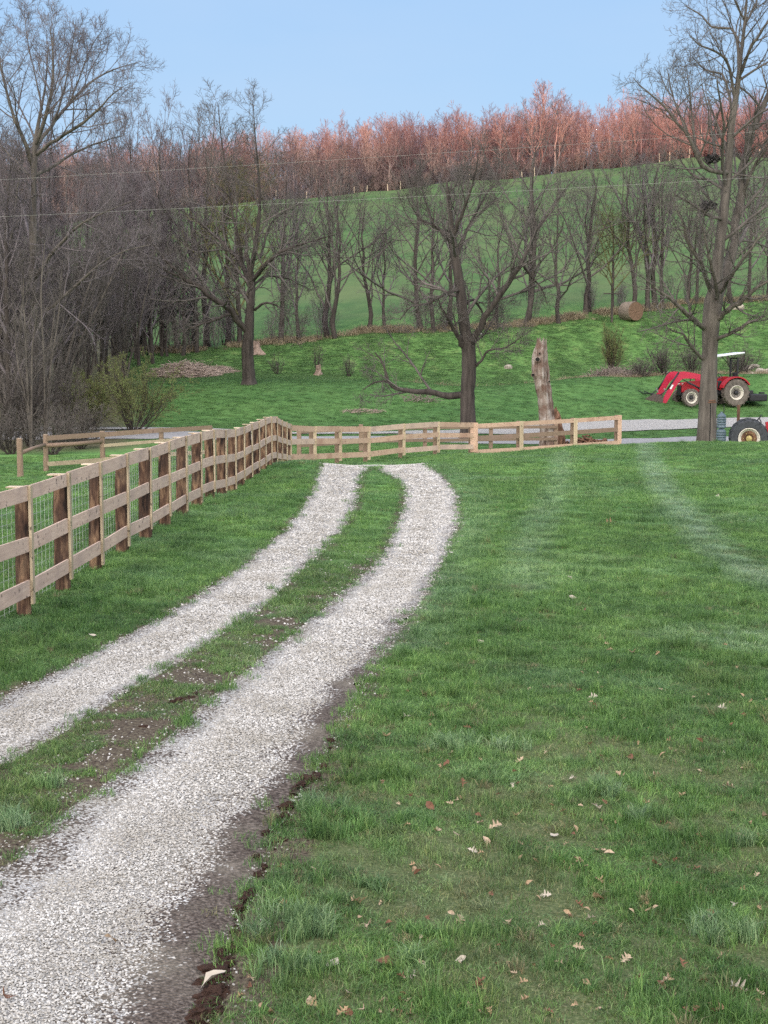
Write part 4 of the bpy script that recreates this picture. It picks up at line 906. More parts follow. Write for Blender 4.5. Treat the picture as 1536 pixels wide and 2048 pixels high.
def back_fence():
    global FACE
    rs = np.random.RandomState(41); FACE = np.array([0, -1.])
    P0 = [(580, 43.0), (630, 44.6), (681, 46.3), (738, 48.1), (808, 50.0), (877, 52.0), (948, 54.0)]
    f = empty('board_fence', G(760, 49)); tag(f, 'board fence crossing behind the end of the driveway, light battens over reddish rails', 'fence')
    O = np.array(f.location); pts = [G(a, b) for a, b in P0]
    for i, p in enumerate(pts):
        if i: MB().box(p-O+[-.13, .16, .52], (.15, .13, 1.38), bev=.01).build('post', M['rail'], f)
        wb = .11 if i < 6 else .30
        MB().box(p-O+[0, -.08, .70], (wb, .04, 1.16)).build('batten', M['batten'] if i < 6 else M['board2'], f)
    for i in range(6):
        for z0, z1 in ((.22, .40), (.70, .88), (1.10, 1.28)):
            V = board_between(pts[i], pts[i+1], z0, z1, .03, .02, rs, .02); MB().hexa(V-O).build('board', M['board2'] if rs.rand() < .6 else M['board'], f)
    P1 = [(948, 54.0), (1042, 55.6), (1150, 57.4), (1238, 59.0)]
    f = empty('board_fence', G(1100, 56.5)); tag(f, 'last stretch of orange tinted board fence ending in the open lawn beside the dead snag', 'fence'); O = np.array(f.location)
    bot = [.0]*4; pts = [np.array([*G(a, b)[:2], 0]) for a, b in P1]
    top = [Rz(848, 54.0), Rz(843, 55.6), Rz(837, 57.4), Rz(831, 59.0)]; bt = [Rz(908, 54.0), Rz(903, 55.6), Rz(895, 57.4), Rz(889, 59.0)]
    for i, p in enumerate(pts):
        g = gz1(p[0], p[1])
        if i:
            hh = top[i]-g+.02; MB().box([p[0]-O[0]-.10, p[1]-O[1]+.12, g-O[2]+hh/2-.1], (.15, .14, hh+.2), bev=.01).build('post', M['rail'], f)
            hh = top[i]-bt[i]+.12; MB().box([p[0]-O[0]+.02, p[1]-O[1]-.05, bt[i]-.10-O[2]+hh/2], (.16 if i < 3 else .17, .05, hh)).build('batten', M['batten'] if i < 3 else M['board2'], f)
    for i in range(3):
        a, b = pts[i], pts[i+1]
        for k, fr in enumerate(((0, .14), (.45, .60), (.86, 1.0))):
            A = np.array([a[0], a[1], 0]); B = np.array([b[0], b[1], 0]); V = []
            for zz in (0, 1):
                for p, j in ((A, i), (B, i+1)):
                    z = bt[j]+(top[j]-bt[j])*fr[zz]
                    for o in ((0, -.03) if p is A else (-.03, 0)): V.append((p[0], p[1]+o, z))
            MB().hexa(np.array(V)[[1, 2, 3, 0, 5, 6, 7, 4]]-O).build('board', M['board2'] if k != 1 else M['rail'], f)
    # a second lower fence farther back, square posts and two rails
    f = empty('rail_fence', G(760, 57)); tag(f, 'lower second rail fence seen through the gaps of the back board fence', 'fence'); O = np.array(f.location)
    q = [G(a, b) for a, b in ((598, 52.5), (722, 55), (850, 57.5), (982, 59.4), (1112, 60.8))]
    for p in q: MB().box(p-O+[0, 0, .50], (.17, .16, 1.2), bev=.012).build('post', M['rail'], f)
    for i in range(4):
        for z0, z1 in ((.35, .48), (.88, 1.01)): V = board_between(q[i], q[i+1], z0, z1, .03, .09, rs); MB().hexa(V-O).build('rail', M['rail'], f)
back_fence()

def paddock():
    rs = np.random.RandomState(51); f = empty('rail_fence', G(120, 50)); tag(f, 'wooden paddock rail fence with a round log rail left of the long board fence', 'fence'); O = np.array(f.location)
    q = [G(38, 46.5), G(90, 49), G(204, 50.5), G(322, 52.0), G(420, 53.6)]; hh = [1.30, 1.30, 1.28, 1.25, 1.2]
    for p, h in zip(q, hh): log_post(p-O, h+.02, .10, rs, 'rail', f)
    m = MB().tube([q[0]-O+[0, -.02, .80], (q[0]+q[1])/2-O+[0, 0, .90], q[1]-O+[0, -.04, .95]], [.07, .06, .065], 9); m.build('round_rail', M['rail'], f, True)
    m = MB().tube([q[1]-O+[0, -.08, .92], (q[1]+q[2])/2-O+[0, -.08, .90], q[2]-O+[0, -.08, .93]], [.085, .08, .075], 9); m.build('round_rail', M['rail'], f, True)
    for i in (1, 2, 3):
        for z0, z1 in ((.18, .33), (1.10, 1.27))+(((.72, .84),) if i > 1 else ()): V = board_between(q[i], q[i+1], z0, z1, .035, .10, rs); MB().hexa(V-O).build('rail', M['rail'] if z0 > 1 else M['batten'], f)
paddock()

# ------------------------------------------------------------------ dead snag
def snag():
    rs = np.random.RandomState(61); Y = 61.0; k = 2740/Y
    prof = [(905,1097,21),(870,1096,18.5),(835,1093,16.5),(800,1089.5,15),(775,1086,15.5),(755,1082,16),(738,1080,17.5),(720,1079,15.5),(705,1080,14),(694,1082,11.5),(684,1083,9.5)]
    bx = ray(1094, 880)[0]*Y; base = np.array([bx, Y, gz1(bx, Y)]); e = empty('dead_snag', base); tag(e, 'tall dead tree trunk with peeling pale wood and a broken top behind the fence', 'dead tree')
    q = np.array([[*(P(x, y, Y)-base), r/k] for y, x, r in prof]); q = resample(q, 34); n = 22; th = np.arange(n)*2*math.pi/n; rows = []
    lob = .10*np.sin(3*th+1)+.06*np.sin(5*th+2)
    for i in range(34):
        lob = lob+.02*rs.randn(n); r = q[i, 3]*(1+lob*.8)*(1+.04*rs.randn()); rows.append(np.stack([q[i, 0]+r*np.cos(th), q[i, 1]+r*np.sin(th)*.9, np.full(n, q[i, 2])], 1))
    top = rows[-1]; jag = rs.uniform(-.05, .22, n); jag[::3] += .05; top[:, 2] += jag; c = top.mean(0); c[2] -= .25
    V = np.concatenate(rows+[c[None]]); fs = [(i*n+j, i*n+(j+1) % n, (i+1)*n+(j+1) % n, (i+1)*n+j) for i in range(33) for j in range(n)]+[(33*n+j, 33*n+(j+1) % n, 34*n) for j in range(n)]
    MB().add(V, fs).build('trunk', M['snag'], e)
    for (px, py, r, yo) in ((1075, 719, .10, -.33), (1079, 707, .045, -.27), (1066, 750, .07, -.20), (1098, 763, .05, -.26)):
        c = P(px, py, Y+yo)-base; MB().lathe([(r*1.25, 0), (r*1.3, -.03), (r, -.045), (r*.9, .02)], 14, 'y', c).build('knot_rim', M['snag'], e, True); MB().lathe([(r*.9, -.046), (r*.6, -.05)], 14, 'y', c).build('painted_hollow', M['black'], e)  # black disc paints the shade inside each knot hole
    # splintered slab leaning against the right side
    rows = []; pr = [(900,1113,20),(868,1111,17),(840,1109,14),(826,1107,12),(815,1104,8.5)]
    q = resample(np.array([[*(P(x, y, Y+.15)-base), r/k] for y, x, r in pr]), 14); n = 12; th = np.arange(n)*2*math.pi/n
    for i in range(14): r = q[i, 3]*(1+.12*rs.randn(n)); rows.append(np.stack([q[i, 0]+r*np.cos(th), q[i, 1]+r*np.sin(th)*.7, np.full(n, q[i, 2])+(.12*rs.randn(n) if i == 13 else 0)], 1))
    MB().add(np.concatenate(rows), [(i*n+j, i*n+(j+1) % n, (i+1)*n+(j+1) % n, (i+1)*n+j) for i in range(13) for j in range(n)]+[tuple(13*n+j for j in range(n))]).build('broken_slab', M['rot'], e)
snag()
def pile(name, spots, mat, seed, label, cat, n, ln, rad, flat=.4):
    """heap of sticks / logs"""
    rs = np.random.RandomState(seed); (cx, cy, sx, sy, h) = spots; z0 = gz1(cx, cy); e = np.array([cx, cy, z0]); V = []
    a = rs.uniform(0, 6.28, n); r = np.sqrt(rs.rand(n)); x = r*np.cos(a)*sx; y = r*np.sin(a)*sy; zc = gz(cx+x, cy+y)-z0+rs.uniform(.02, 1, n)*h*(1-r**1.8)+.04
    d = unit(np.stack([rs.randn(n)*1.5, rs.randn(n), rs.randn(n)*flat], 1)); L = ln*rs.uniform(.3, 1.2, n); c = np.stack([x, y, zc], 1); K = 4
    t = np.linspace(-.5, .5, K); Pp = c[:, None]+d[:, None]*t[None, :, None]*L[:, None, None]+.06*L[:, None, None]*rs.randn(n, K, 3)
    Rr = (rad*rs.uniform(.3, 1.3, n))[:, None]*np.linspace(1, .5, K)[None]; V, Q = tubes(Pp, Rr, 5); o = npmesh(name, V, Q, mat, loc=e); return tag(o, label, cat)
M['straw'] = bark('straw', (.20, .15, .12), (.46, .37, .31), 3, (1, 1, 1)); M['stickgrey'] = bark('stickgrey', (.10, .075, .06), (.30, .25, .22), 4, (1, 1, 1))
c = G(372, 94); pile('brush_pile', (c[0], c[1], 2.3, 2.2, .95), M['straw'], 71, 'low pale heap of cut brush at the left end of the far field', 'brush pile', 900, 1.3, .028, .2)
c = G(430, 96); pile('brush_pile', (c[0], c[1], 1.5, 1.2, .35), M['straw'], 72, 'thin spill of straw coloured brush right of the larger brush heap', 'brush pile', 300, 1.1, .022, .1)
c = G(1232, 93.5); pile('brush_pile', (c[0], c[1], 1.9, 1.4, .9), M['stickgrey'], 73, 'tangled grey brush heap under the wispy bush above the far lawn', 'brush pile', 520, 1.6, .02, .6)
c = G(1172, 61); pile('log_pile', (c[0], c[1], .95, .5, .5), M['rot'], 74, 'dark heap of broken rotten wood on the ground right of the snag', 'wood pile', 70, .75, .09, .4)
c = G(830, 79); pile('fallen_branch', (c[0]+.15, c[1], 1.1, .5, .45), M['stickgrey'], 75, 'small heap of bleached fallen branches on the lawn left of the middle tree', 'branch', 60, 1.3, .02, .8)
c = G(735, 76); pile('fallen_branch', (c[0]-.4, c[1], 1.3, .4, .12), M['straw'], 76, 'flat scatter of dry twigs on the lawn above the back fence', 'branch', 90, .7, .014, .1)

M['stumpwood'] = bark('stumpwood', (.09, .06, .045), (.32, .24, .19), 5, (1, 1, .3))
def dead_stump(px, Y, h, r, seed, label):
    rs = np.random.RandomState(seed); c = G(px, Y); n = 14; th = np.arange(n)*2*math.pi/n; rows = []
    for i, t in enumerate((0, .15, .5, .8, 1)):
        rr = r*(1.5-1.0*t**.6)*(1+.18*rs.randn(n)); rows.append(np.stack([rr*np.cos(th), rr*np.sin(th), np.full(n, h*t-.1)+(.7*h*rs.rand(n)**2 if t == 1 else 0)], 1))
    o = MB().add(np.concatenate(rows), [(i*n+j, i*n+(j+1) % n, (i+1)*n+(j+1) % n, (i+1)*n+j) for i in range(4) for j in range(n)]+[tuple(4*n+j for j in range(n))]).build('tree_stump', M['stumpwood'], None, loc=c)
    return tag(o, label, 'stump')
dead_stump(514, 103, .75, .5, 80, 'pale tan broken stump just right of the broad lawn tree trunk')
dead_stump(637, 96, .55, .3, 82, 'small tan stump standing alone in the dark strip of field')

# ------------------------------------------------------------------ bushes
def bush(name, px, Y, h, wdt, seed, mat, label, cat, bud=None, n1=26, dens=(7, 6, 4), twig=.006, up=.05, nb=0, ang=.95):
    rs = np.random.RandomState(seed); base = G(px, Y)-[0, 0, .05]; e = empty(name, base); tag(e, label, cat)
    a = rs.uniform(0, 6.28, n1); el = rs.uniform(.12, ang, n1); d = np.stack([np.cos(a)*np.sin(el)*wdt/h*1.3, np.sin(a)*np.sin(el)*wdt/h*1.3, np.cos(el)], 1); ln = h*rs.uniform(.6, 1.05, n1)
    K = 7; p = np.stack([np.cos(a)*.15*rs.rand(n1), np.sin(a)*.15*rs.rand(n1), 0*a], 1); pts = [p]
    for k in range(K-1): d = unit(d+.10*rs.randn(n1, 3)+UP*up); p = p+d*(ln/(K-1))[:, None]; pts.append(p)
    P0 = np.stack(pts, 1); R0 = rs.uniform(.018, .035, n1)[:, None]*np.linspace(1, .3, K)[None]
    P1, R1 = kids(rs, P0, R0, dens[0], .15, 1, (.3, .9), .45, 5, .15, up, .6, .4, lmin=.3, rmin=twig*1.2); P2, R2 = kids(rs, P1, R1, dens[1], .1, 1, (.3, 1.), .5, 4, .18, up, .6, .5, lmin=.2, rmin=twig)
    P3, R3 = kids(rs, P2, R2, dens[2], .1, 1, (.3, 1.), .6, 3, .2, up, .7, .6, lmin=.12, rmin=twig*.8)
    V, Q = join([tubes(P0, R0, 6), tubes(P1, R1, 4)]); npmesh('stems', V, Q, M['bark'], e); V, Q = join([tubes(P2, R2, 3), tubes(P3, R3, 3)]); npmesh('twigs', V, Q, mat, e)
    if nb:
        tips = np.concatenate([P3.reshape(-1, 3), P2.reshape(-1, 3)]); k = rs.randint(0, len(tips), nb); c_ = tips[k]+.03*rs.randn(nb, 3); s = rs.uniform(.012, .03, nb)
        o = rs.randn(nb, 3, 3)*s[:, None, None]; V = (c_[:, None]+o).reshape(-1, 3); npmesh('leaf_buds', V, [np.arange(nb*3).reshape(-1, 3)], M['bud'], e)
    return e
bush('budding_bush', 266, 66.5, 3.9, 2.9, 91, M['twig_green'], 'round budding olive green bush behind the paddock fence', 'bush', n1=30, dens=(6, 6, 3), nb=13000, twig=.005)
bush('budding_bush', 185, 70, 2.8, 2.3, 92, M['twig_green'], 'lower shaded budding bush left of the round olive bush', 'bush', n1=24, dens=(7, 6, 4), nb=12000)
bush('wispy_bush', 1222, 94.5, 3.6, 1.3, 93, M['twig_green'], 'tall wispy tan green bush below the round hay bale', 'bush', n1=22, dens=(6, 6, 3), up=.25, twig=.005, nb=3000, ang=.5)
bush('wispy_bush', 1325, 93, 2.2, 1.6, 94, M['twig'], 'low tangled bush on the bank above the red loader arms', 'bush', n1=22, dens=(6, 5, 3), up=.1, twig=.006)
bush('wispy_bush', 1385, 95, 2.4, 1.8, 95, M['twig'], 'tangled bush on the bank directly behind the big pale trunk', 'bush', n1=22, dens=(6, 5, 3), up=.1, twig=.006)
bush('wispy_bush', 1475, 96, 2.2, 2.2, 96, M['twig'], 'wide tangled bush on the bank behind the tractor canopy', 'bush', n1=26, dens=(6, 5, 3), up=.1, twig=.006)
bush('wispy_bush', 1280, 92, 1.5, 1.2, 97, M['twig'], 'small brown bush right of the grey brush heap', 'bush', n1=18, dens=(5, 5, 2), up=.1)
bush('bare_shrub', 700, 95, 1.4, 1.2, 98, M['twig'], 'sparse grey shrub in the field left of the middle tree', 'shrub', n1=9, dens=(5, 4, 2), up=.15)
bush('bare_shrub', 555, 96, 1.2, .8, 99, M['twig'], 'tiny pale shrub right of the broad lawn tree', 'shrub', n1=7, dens=(5, 4, 2), up=.15)
bush('bare_shrub', 637, 96.5, 1.9, .5, 100, M['twig'], 'slim bare shrub growing from behind the small tan stump', 'shrub', n1=7, dens=(5, 4, 2), up=.2)
for k, (px, Y, h_, wd, lb) in enumerate(((20, 58, 1.8, 1.6, 'low tangle of bare stems at the picture edge behind the paddock post'), (105, 57, 2.0, 1.5, 'bare bramble bush behind the round log rail'), (160, 60, 2.1, 1.6, 'brown bramble bush between the rail fence and the budding bushes'),
     (60, 62, 3.4, 1.6, 'taller bare shrub at the foot of the tallest left tree'), (130, 63, 3.8, 1.5, 'upright bare shrub with pale stems left of the budding bushes'), (-10, 61, 3.2, 1.6, 'bare shrub crossing the left edge of the view'))):
    bush('bramble_bush', px, Y, h_, wd, 110+k, M['twig'], lb, 'bush', n1=20, dens=(6, 5, 3), up=.06)
# pale slender saplings in front of the thicket
def sapling(px, Y, tops, seed, label):
    rs = np.random.RandomState(seed); base = G(px, Y)-[0, 0, .05]; e = empty('sapling', base); tag(e, label, 'sapling'); L = []; C_ = []
    for (tx, ty, r) in tops:
        t = P(tx, ty, Y+rs.uniform(-.6, .6))-base; q = np.array([[0, 0, 0, r], [t[0]*.35+.05*rs.randn(), t[1]*.4, t[2]*.4, r*.8], [t[0]*.7+.1*rs.randn(), t[1]*.7, t[2]*.72, r*.55], [t[0], t[1], t[2], .012]]); q = resample(q, 12)
        L.append(tubes(q[None, :, :3], q[None, :, 3], 7)); P1, R1 = kids(rs, q[None, :, :3], q[None, :, 3], 11, .25, 1, (.4, .8), .28, 5, .12, .1, .5, .35, lmin=.5, rmin=.008); P2, R2 = kids(rs, P1, R1, 5, .2, 1, (.4, .9), .5, 4, .15, .08, .6, .5, lmin=.3, rmin=.006)
        P3, R3 = kids(rs, P2, R2, 4, .2, 1, (.4, .9), .5, 3, .15, .08, .6, .5, lmin=.2, rmin=.005); C_ += [tubes(P1, R1, 4), tubes(P2, R2, 3), tubes(P3, R3, 3)]
    V, Q = join(L); npmesh('stems', V, Q, M['bark_pale'], e, smooth=True); V, Q = join(C_); npmesh('twigs', V, Q, M['twig'], e)
sapling(62, 61, [(42, 560, .09), (75, 620, .07), (30, 640, .06)], 131, 'pale forked sapling nearest the round log rail corner')
sapling(88, 61.5, [(112, 600, .07), (125, 520, .06), (90, 480, .06)], 132, 'pale sapling whose stems lean right above the rail fence corner')
sapling(100, 72, [(205, 500, .10), (260, 470, .09)], 133, 'long leaning pale sapling arching right across the thicket')
sapling(30, 70, [(-20, 480, .09), (10, 420, .08)], 134, 'pale sapling leaning out of the left edge of the view')

# ------------------------------------------------------------------ hay bales, rocks
def bale_mat():
    m = NM('hay'); n = m.noise(30, 6, stretch=(1, 1, 1), obj=True); c = m.ramp(n, [(.3, (.07, .045, .03)), (.7, (.25, .155, .10))]); m.color(c); m.bump(n, .8, .03); return m.m
M['hay'] = bale_mat(); M['hay_side'] = bark('hay_side', (.12, .095, .075), (.27, .22, .175), 20, (.1, 1, 1))
def bale(px, Y, rz, label, sc=1.0):
    c = G(px, Y); e = empty('hay_bale', c, rz); tag(e, label, 'hay bale'); r = .78*sc; L = 1.35*sc; rs = np.random.RandomState(int(px))
    n = 32; th = np.arange(n)*2*math.pi/n; rows = []
    for t in np.linspace(0, 1, 9): rr = r*(1+.015*rs.randn(n))*(1-.05*(abs(t-.5)*2)**6); x = rr*np.cos(th); z = rr*np.sin(th); z = np.maximum(z, -r*.93); rows.append(np.stack([x, np.full(n, (t-.5)*L), z+r*.90], 1))
    MB().add(np.concatenate(rows), [(i*n+j, i*n+(j+1) % n, (i+1)*n+(j+1) % n, (i+1)*n+j) for i in range(8) for j in range(n)]).build('wrapped_side', M['hay_side'], e, True)
    for s in (-1, 1):
        m = MB(); V = [(0, s*(L/2+.02), r*.9)]; rad = [.2, .45, .7, .95]
        for q in rad:
            for a in th: V.append((r*q*math.cos(a), s*(L/2+.012*math.sin(q*24)+.01*rs.randn()), max(r*q*math.sin(a), -r*.92)+r*.9))
        fs = [(0, 1+j, 1+(j+1) % n) for j in range(n)]+[(1+k*n+j, 1+k*n+(j+1) % n, 1+(k+1)*n+(j+1) % n, 1+(k+1)*n+j) for k in range(3) for j in range(n)]
        m.add(V, fs).build('end_face', M['hay'], e)
bale(1257, float(hit(1257, 641, 97)[1]), R_(28), 'round hay bale at the edge of the far field on the right')
M['pale_rock'] = plain('pale_rock', (.36, .32, .26), .9, var=.4, scale=2)
M['white_object'] = plain('white_object', (.80, .78, .72), .9, var=.1)
def rock(px, Y, s, seed, label, mat='pale_rock', g=None):
    o = rock_mesh('rock', seed, M[mat], .55, True, 2); c = G(px, Y); o.location = c+[0, 0, s*.2]; o.scale = (s, s*.8, s); tag(o, label, 'rock', g)
rock(957, 106.5, .20, 140, 'single small white object at the far field edge right of the middle trunk', 'white_object')  # unidentified white object, built with the rock mesh
rs_ = np.random.RandomState(150)
for k in range(30):
    rock(1488+rs_.uniform(-8, 70), 93.5+rs_.uniform(0, 6), rs_.uniform(.12, .42), 150+k, 'pale tan limestone rock in the heap on the bank behind the red tractor', g='limestone rocks on the bank behind the tractor')
rock(1468, 114, .55, 171, 'flat pale rock in the upper field right of the big trunk'); rock(1330, 97, .3, 172, 'small pale rock in the field above the loader arms'); rock(1015, 98.5, .35, 173, 'low tan rock in the field left of the snag')
# glimpse of the creek
xs_ = np.linspace(ray(945, 770)[0], ray(1050, 770)[0], 24)
def creek():
    V = []; 
    for u in xs_:
        for y in (87.3, 87.9, 88.5, 89.2): V.append((u*y, y, gz1(u*y, y)+.04))
    idx = np.arange(len(V)).reshape(24, 4); m = NM('water'); m.color((.30, .36, .36)); m.b.inputs['Roughness'].default_value = .12; m.b.inputs['Specular IOR Level'].default_value = .6
    o = npmesh('water', np.array(V), np.stack([idx[:-1, :-1], idx[1:, :-1], idx[1:, 1:], idx[:-1, 1:]], -1).reshape(-1, 4), m.m); tag(o, kind='structure')
creek()

# ------------------------------------------------------------------ power lines
def line(a, b, sag, label):
    a = P(*a); b = P(*b); d = b-a; a2 = a-d*.6; b2 = b+d*.6; t = np.linspace(0, 1, 40); p = a2[None]+(b2-a2)[None]*t[:, None]; p[:, 2] -= sag*(4*t*(1-t))-sag*.96
    o = MB().tube(p, .0029, 6).build('power_line', M['powerwire'], None, True); tag(o, label, 'wire')
line((0, 436, 46), (1536, 356, 46), .25, 'lower thin pale wire crossing the whole view in front of the pasture')
line((0, 362, 50), (1536, 264, 50), .25, 'upper thin pale wire crossing in front of the pink forest')

# ------------------------------------------------------------------ tractors
M['red'] = plain('red', (.48, .012, .05), .38, var=.12, spec=.5); M['red2'] = plain('red2', (.36, .010, .020), .4, var=.15); M['maroon'] = plain('maroon', (.09, .012, .014), .45, var=.3)
M['rubber'] = bark('rubber', (.07, .06, .052), (.17, .145, .125), 5, (1, 1, 1)); M['rubber_dark'] = plain('rubber_dark', (.045, .05, .058), .75, var=.35); M['cream'] = plain('cream', (.62, .58, .50), .6, var=.15)
M['darkmetal'] = plain('darkmetal', (.03, .03, .034), .5, .3); M['bucketm'] = plain('bucketm', (.10, .075, .065), .6, .2, var=.4); M['canopyw'] = plain('canopyw', (.72, .75, .80), .5, var=.06); M['steel'] = plain('steel', (.5, .5, .5), .4, .6); M['discgrey'] = plain('discgrey', (.22, .20, .18), .7, var=.3); M['hub'] = plain('hub', (.42, .34, .13), .6, var=.4); M['whitep'] = plain('whitep', (.8, .8, .8), .5, var=.05)
def wheel(par, x, y, r, w_, rim, side, mats=('rubber', 'cream', 'discgrey'), lugs=18, name='wheel'):
    e = empty(name, (x, y, r)); e.parent = par
    m = MB().lathe([(rim, -w_/2*.8), (rim+.03, -w_/2), (r*.9, -w_/2), (r*.965, -w_/2*.8), (r*.975, 0), (r*.965, w_/2*.8), (r*.9, w_/2), (rim+.03, w_/2), (rim, w_/2*.8), (rim, -w_/2*.8)], 40, cap=False)
    for k in range(lugs):
        for s in (-1, 1):
            a = (k+(.5 if s > 0 else 0))*2*math.pi/lugs; da = .16
            V = []
            for rr in (r*.955, r*1.0):
                for (aa, yy) in ((a-.045, 0), (a+.045, 0), (a+.045+da, s*w_/2), (a-.045+da, s*w_/2)): V.append((rr*math.cos(aa), yy, rr*math.sin(aa)))
            m.hexa(V)
    m.build('tyre', M[mats[0]], e)
    o = side
    MB().lathe([(rim*.98, o*w_*.30), (rim*1.01, o*w_*.40), (rim*1.0, o*w_*.52), (rim*.93, o*w_*.52), (rim*.84, o*w_*.22), (rim*.62, o*w_*.16)], 36, cap=False).build('rim', M[mats[1]], e, True)
    d = MB().lathe([(rim*.86, o*w_*.10), (rim*.66, o*w_*.24), (rim*.42, o*w_*.26), (rim*.38, o*w_*.12)], 30)
    d.build('disc', M[mats[2]], e, True)
    h = MB().lathe([(rim*.30, o*w_*.05), (rim*.28, o*w_*.42), (rim*.16, o*w_*.5), (rim*.05, o*w_*.5)], 18)
    for k in range(6): a = k*math.pi/3; h.lathe([(.022, o*w_*.26), (.018, o*w_*.33)], 6, 'y', (rim*.52*math.cos(a), 0, rim*.52*math.sin(a)))
    h.build('hub', M['darkmetal'] if mats[2] == 'discgrey' else M['hub'], e, True)
    return e
def tractor1():
    Y = 84.0; g = G(1457, Y); t = empty('tractor', g-[0, 0, .02], R_(180+11)); t.scale = (1.05, 1.05, 1.05); tag(t, 'red tractor with front loader bucket and white sunshade on the far lawn', 'tractor')
    # local: x forward, y left (left side faces the camera)
    for s in (-1, 1): wheel(t, 0, s*.78, .80, .42, .42, s, ('rubber', 'cream', 'discgrey'), 20); wheel(t, 2.68, s*.68, .52, .28, .34, s, ('rubber', 'cream', 'discgrey'), 16)
    b = MB(); b.prism([(.9, 1.0), (.9, 1.42), (1.3, 1.5), (2.3, 1.46), (2.95, 1.36), (3.08, 1.2), (3.1, .82), (2.2, .84), (1.2, .9)], -.33, .33); b.build('hood', M['red2'], t)
    MB().box((3.12, 0, 1.05), (.05, .5, .36), bev=.015).build('grille', M['darkmetal'], t)
    for s in (-1, 1): MB().lathe([(.07, 0), (.075, .03), (.04, .04)], 12, 'z', (0, 0, 0)).build('headlight', M['whitep'], t, True, loc=(3.0, s*.25, 1.28))
    m = MB().box((1.1, 0, .78), (2.6, .42, .36), bev=.04).box((2.6, 0, .55), (.36, 1.15, .16), bev=.03).box((0, 0, .8), (.5, 1.1, .34), bev=.05).box((2.9, 0, .75), (.5, .5, .25), bev=.03); m.build('chassis', M['darkmetal'], t)
    for s in (-1, 1):
        a = np.linspace(R_(18), R_(150), 12); pr = [(.93*math.cos(q), .80+.93*math.sin(q)) for q in a]+[(.86*math.cos(q), .80+.86*math.sin(q)) for q in a[::-1]]
        MB().prism(pr, s*.52-.01*s, s*1.02).build('fender', M['red2'], t)
        MB().prism([(.88*math.cos(q), .80+.88*math.sin(q)) for q in np.linspace(R_(10), R_(170), 10)], s*.50, s*.53).build('fender_side', M['red2'], t)
        MB().box((.62, s*.50, .78), (.7, .28, .05)).build('step', M['darkmetal'], t)
    m = MB().box((-.05, 0, 1.35), (.5, .5, .14), bev=.04).box((-.30, 0, 1.68), (.12, .48, .55), bev=.04); m.build('seat', M['darkmetal'], t)
    m = MB().tube([(.95, 0, 1.42), (.62, 0, 1.72)], .03, 8); th = np.linspace(0, 2*math.pi, 20); m.tube([(.60+.10*math.sin(a), .19*math.cos(a), 1.74+.16*math.sin(a)) for a in th], .018, 6, False); m.build('steering_wheel', M['darkmetal'], t)
    m = MB().box((.75, 0, 1.25), (.35, .5, .45), bev=.05); m.build('dashboard', M['darkmetal'], t)
    m = MB()
    for s in (-1, 1): m.box((-.25, s*.46, 1.90), (.09, .09, 1.75)).tube([(-.25, s*.46, 2.3), (.35, s*.46, 2.9)], .02, 6)
    m.box((-.25, 0, 2.78), (.09, 1.0, .09)); m.build('roll_bar', M['darkmetal'], t)
    th = R_(7); rot = np.array([[math.cos(th), 0, math.sin(th)], [0, 1, 0], [-math.sin(th), 0, math.cos(th)]])
    MB().box((.28, 0, 2.98), (1.75, 1.35, .09), rot, bev=.03).build('canopy', M['canopyw'], t)
    for s in (-1, 1):
        y0, y1 = s*.50, s*.60
        MB().prism([(1.55, .7), (1.85, .7), (1.9, 1.75), (1.6, 1.82)], y0-.0*s, y1).build('loader_post', M['red'], t)
        MB().prism([(1.62, 1.58), (1.62, 1.78), (3.1, 2.02), (3.42, 1.98), (3.62, 1.80), (4.40, .40), (4.45, .13), (4.24, .10), (3.45, 1.38), (3.25, 1.58), (3.0, 1.62)], y0+.10*s, y1+.10*s).build('loader_arm', M['red'], t)
        m = MB().tube([(2.0, s*.65, .98), (2.9, s*.65, 1.42)], .055, 8).tube([(2.9, s*.65, 1.42), (3.3, s*.65, 1.62)], .03, 8).tube([(3.45, s*.70, 1.98), (4.1, s*.70, 1.02)], .05, 8).tube([(4.1, s*.70, 1.02), (4.55, s*.70, .66)], .028, 8); m.build('hydraulic_cylinder', M['darkmetal'], t, True)
        MB().prism([(3.75, 1.25), (3.85, 1.28), (4.0, 1.04), (3.9, 1.0)], y0+.115*s, y1+.115*s).build('decal', M['whitep'], t)
        MB().box((4.32, s*.62, .36), (.34, .10, .42), bev=.02).build('bracket', M['darkmetal'], t)
        m = MB().tube([(4.15, s*.60, .80), (4.28, s*.60, 1.05)], .035, 6); m.build('pin_link', M['steel'], t)
    # bucket, dumped forward, open end down
    zb = -.22
    pr = [(4.42, .78), (4.50, .32), (4.74, .08), (5.25, -.02), (5.82, .02)]; inner = [(5.80, .05), (5.26, .04), (4.79, .13), (4.56, .35), (4.48, .76)]
    pr = [(a, b+zb) for a, b in pr]; inner = [(a, b+zb) for a, b in inner]
    m = MB().prism(pr+inner, -.90, .90)
    for s in (-1, 1): m.prism([(a, b+zb) for a, b in ((4.43, .76), (4.51, .33), (4.75, .09), (5.25, .0), (5.80, .03), (5.55, .70), (5.0, .98), (4.7, .92))], s*.90, s*.93)
    m.build('bucket', M['bucketm'], t)
    m = MB().tube([(4.5, -.88, .76), (4.5, .88, .76)], .035, 6).tube([(4.66, .5, .80), (5.15, .5, .86), (5.45, .5, 1.0)], .03, 6).tube([(4.66, -.5, .80), (5.15, -.5, .86), (5.40, -.5, 1.0)], .03, 6).tube([(5.15, -.7, .86), (5.15, .7, .86)], .03, 6); m.v = [v+np.array([0, 0, -.08]) for v in m.v]; m.build('bucket_guard', M['darkmetal'], t)
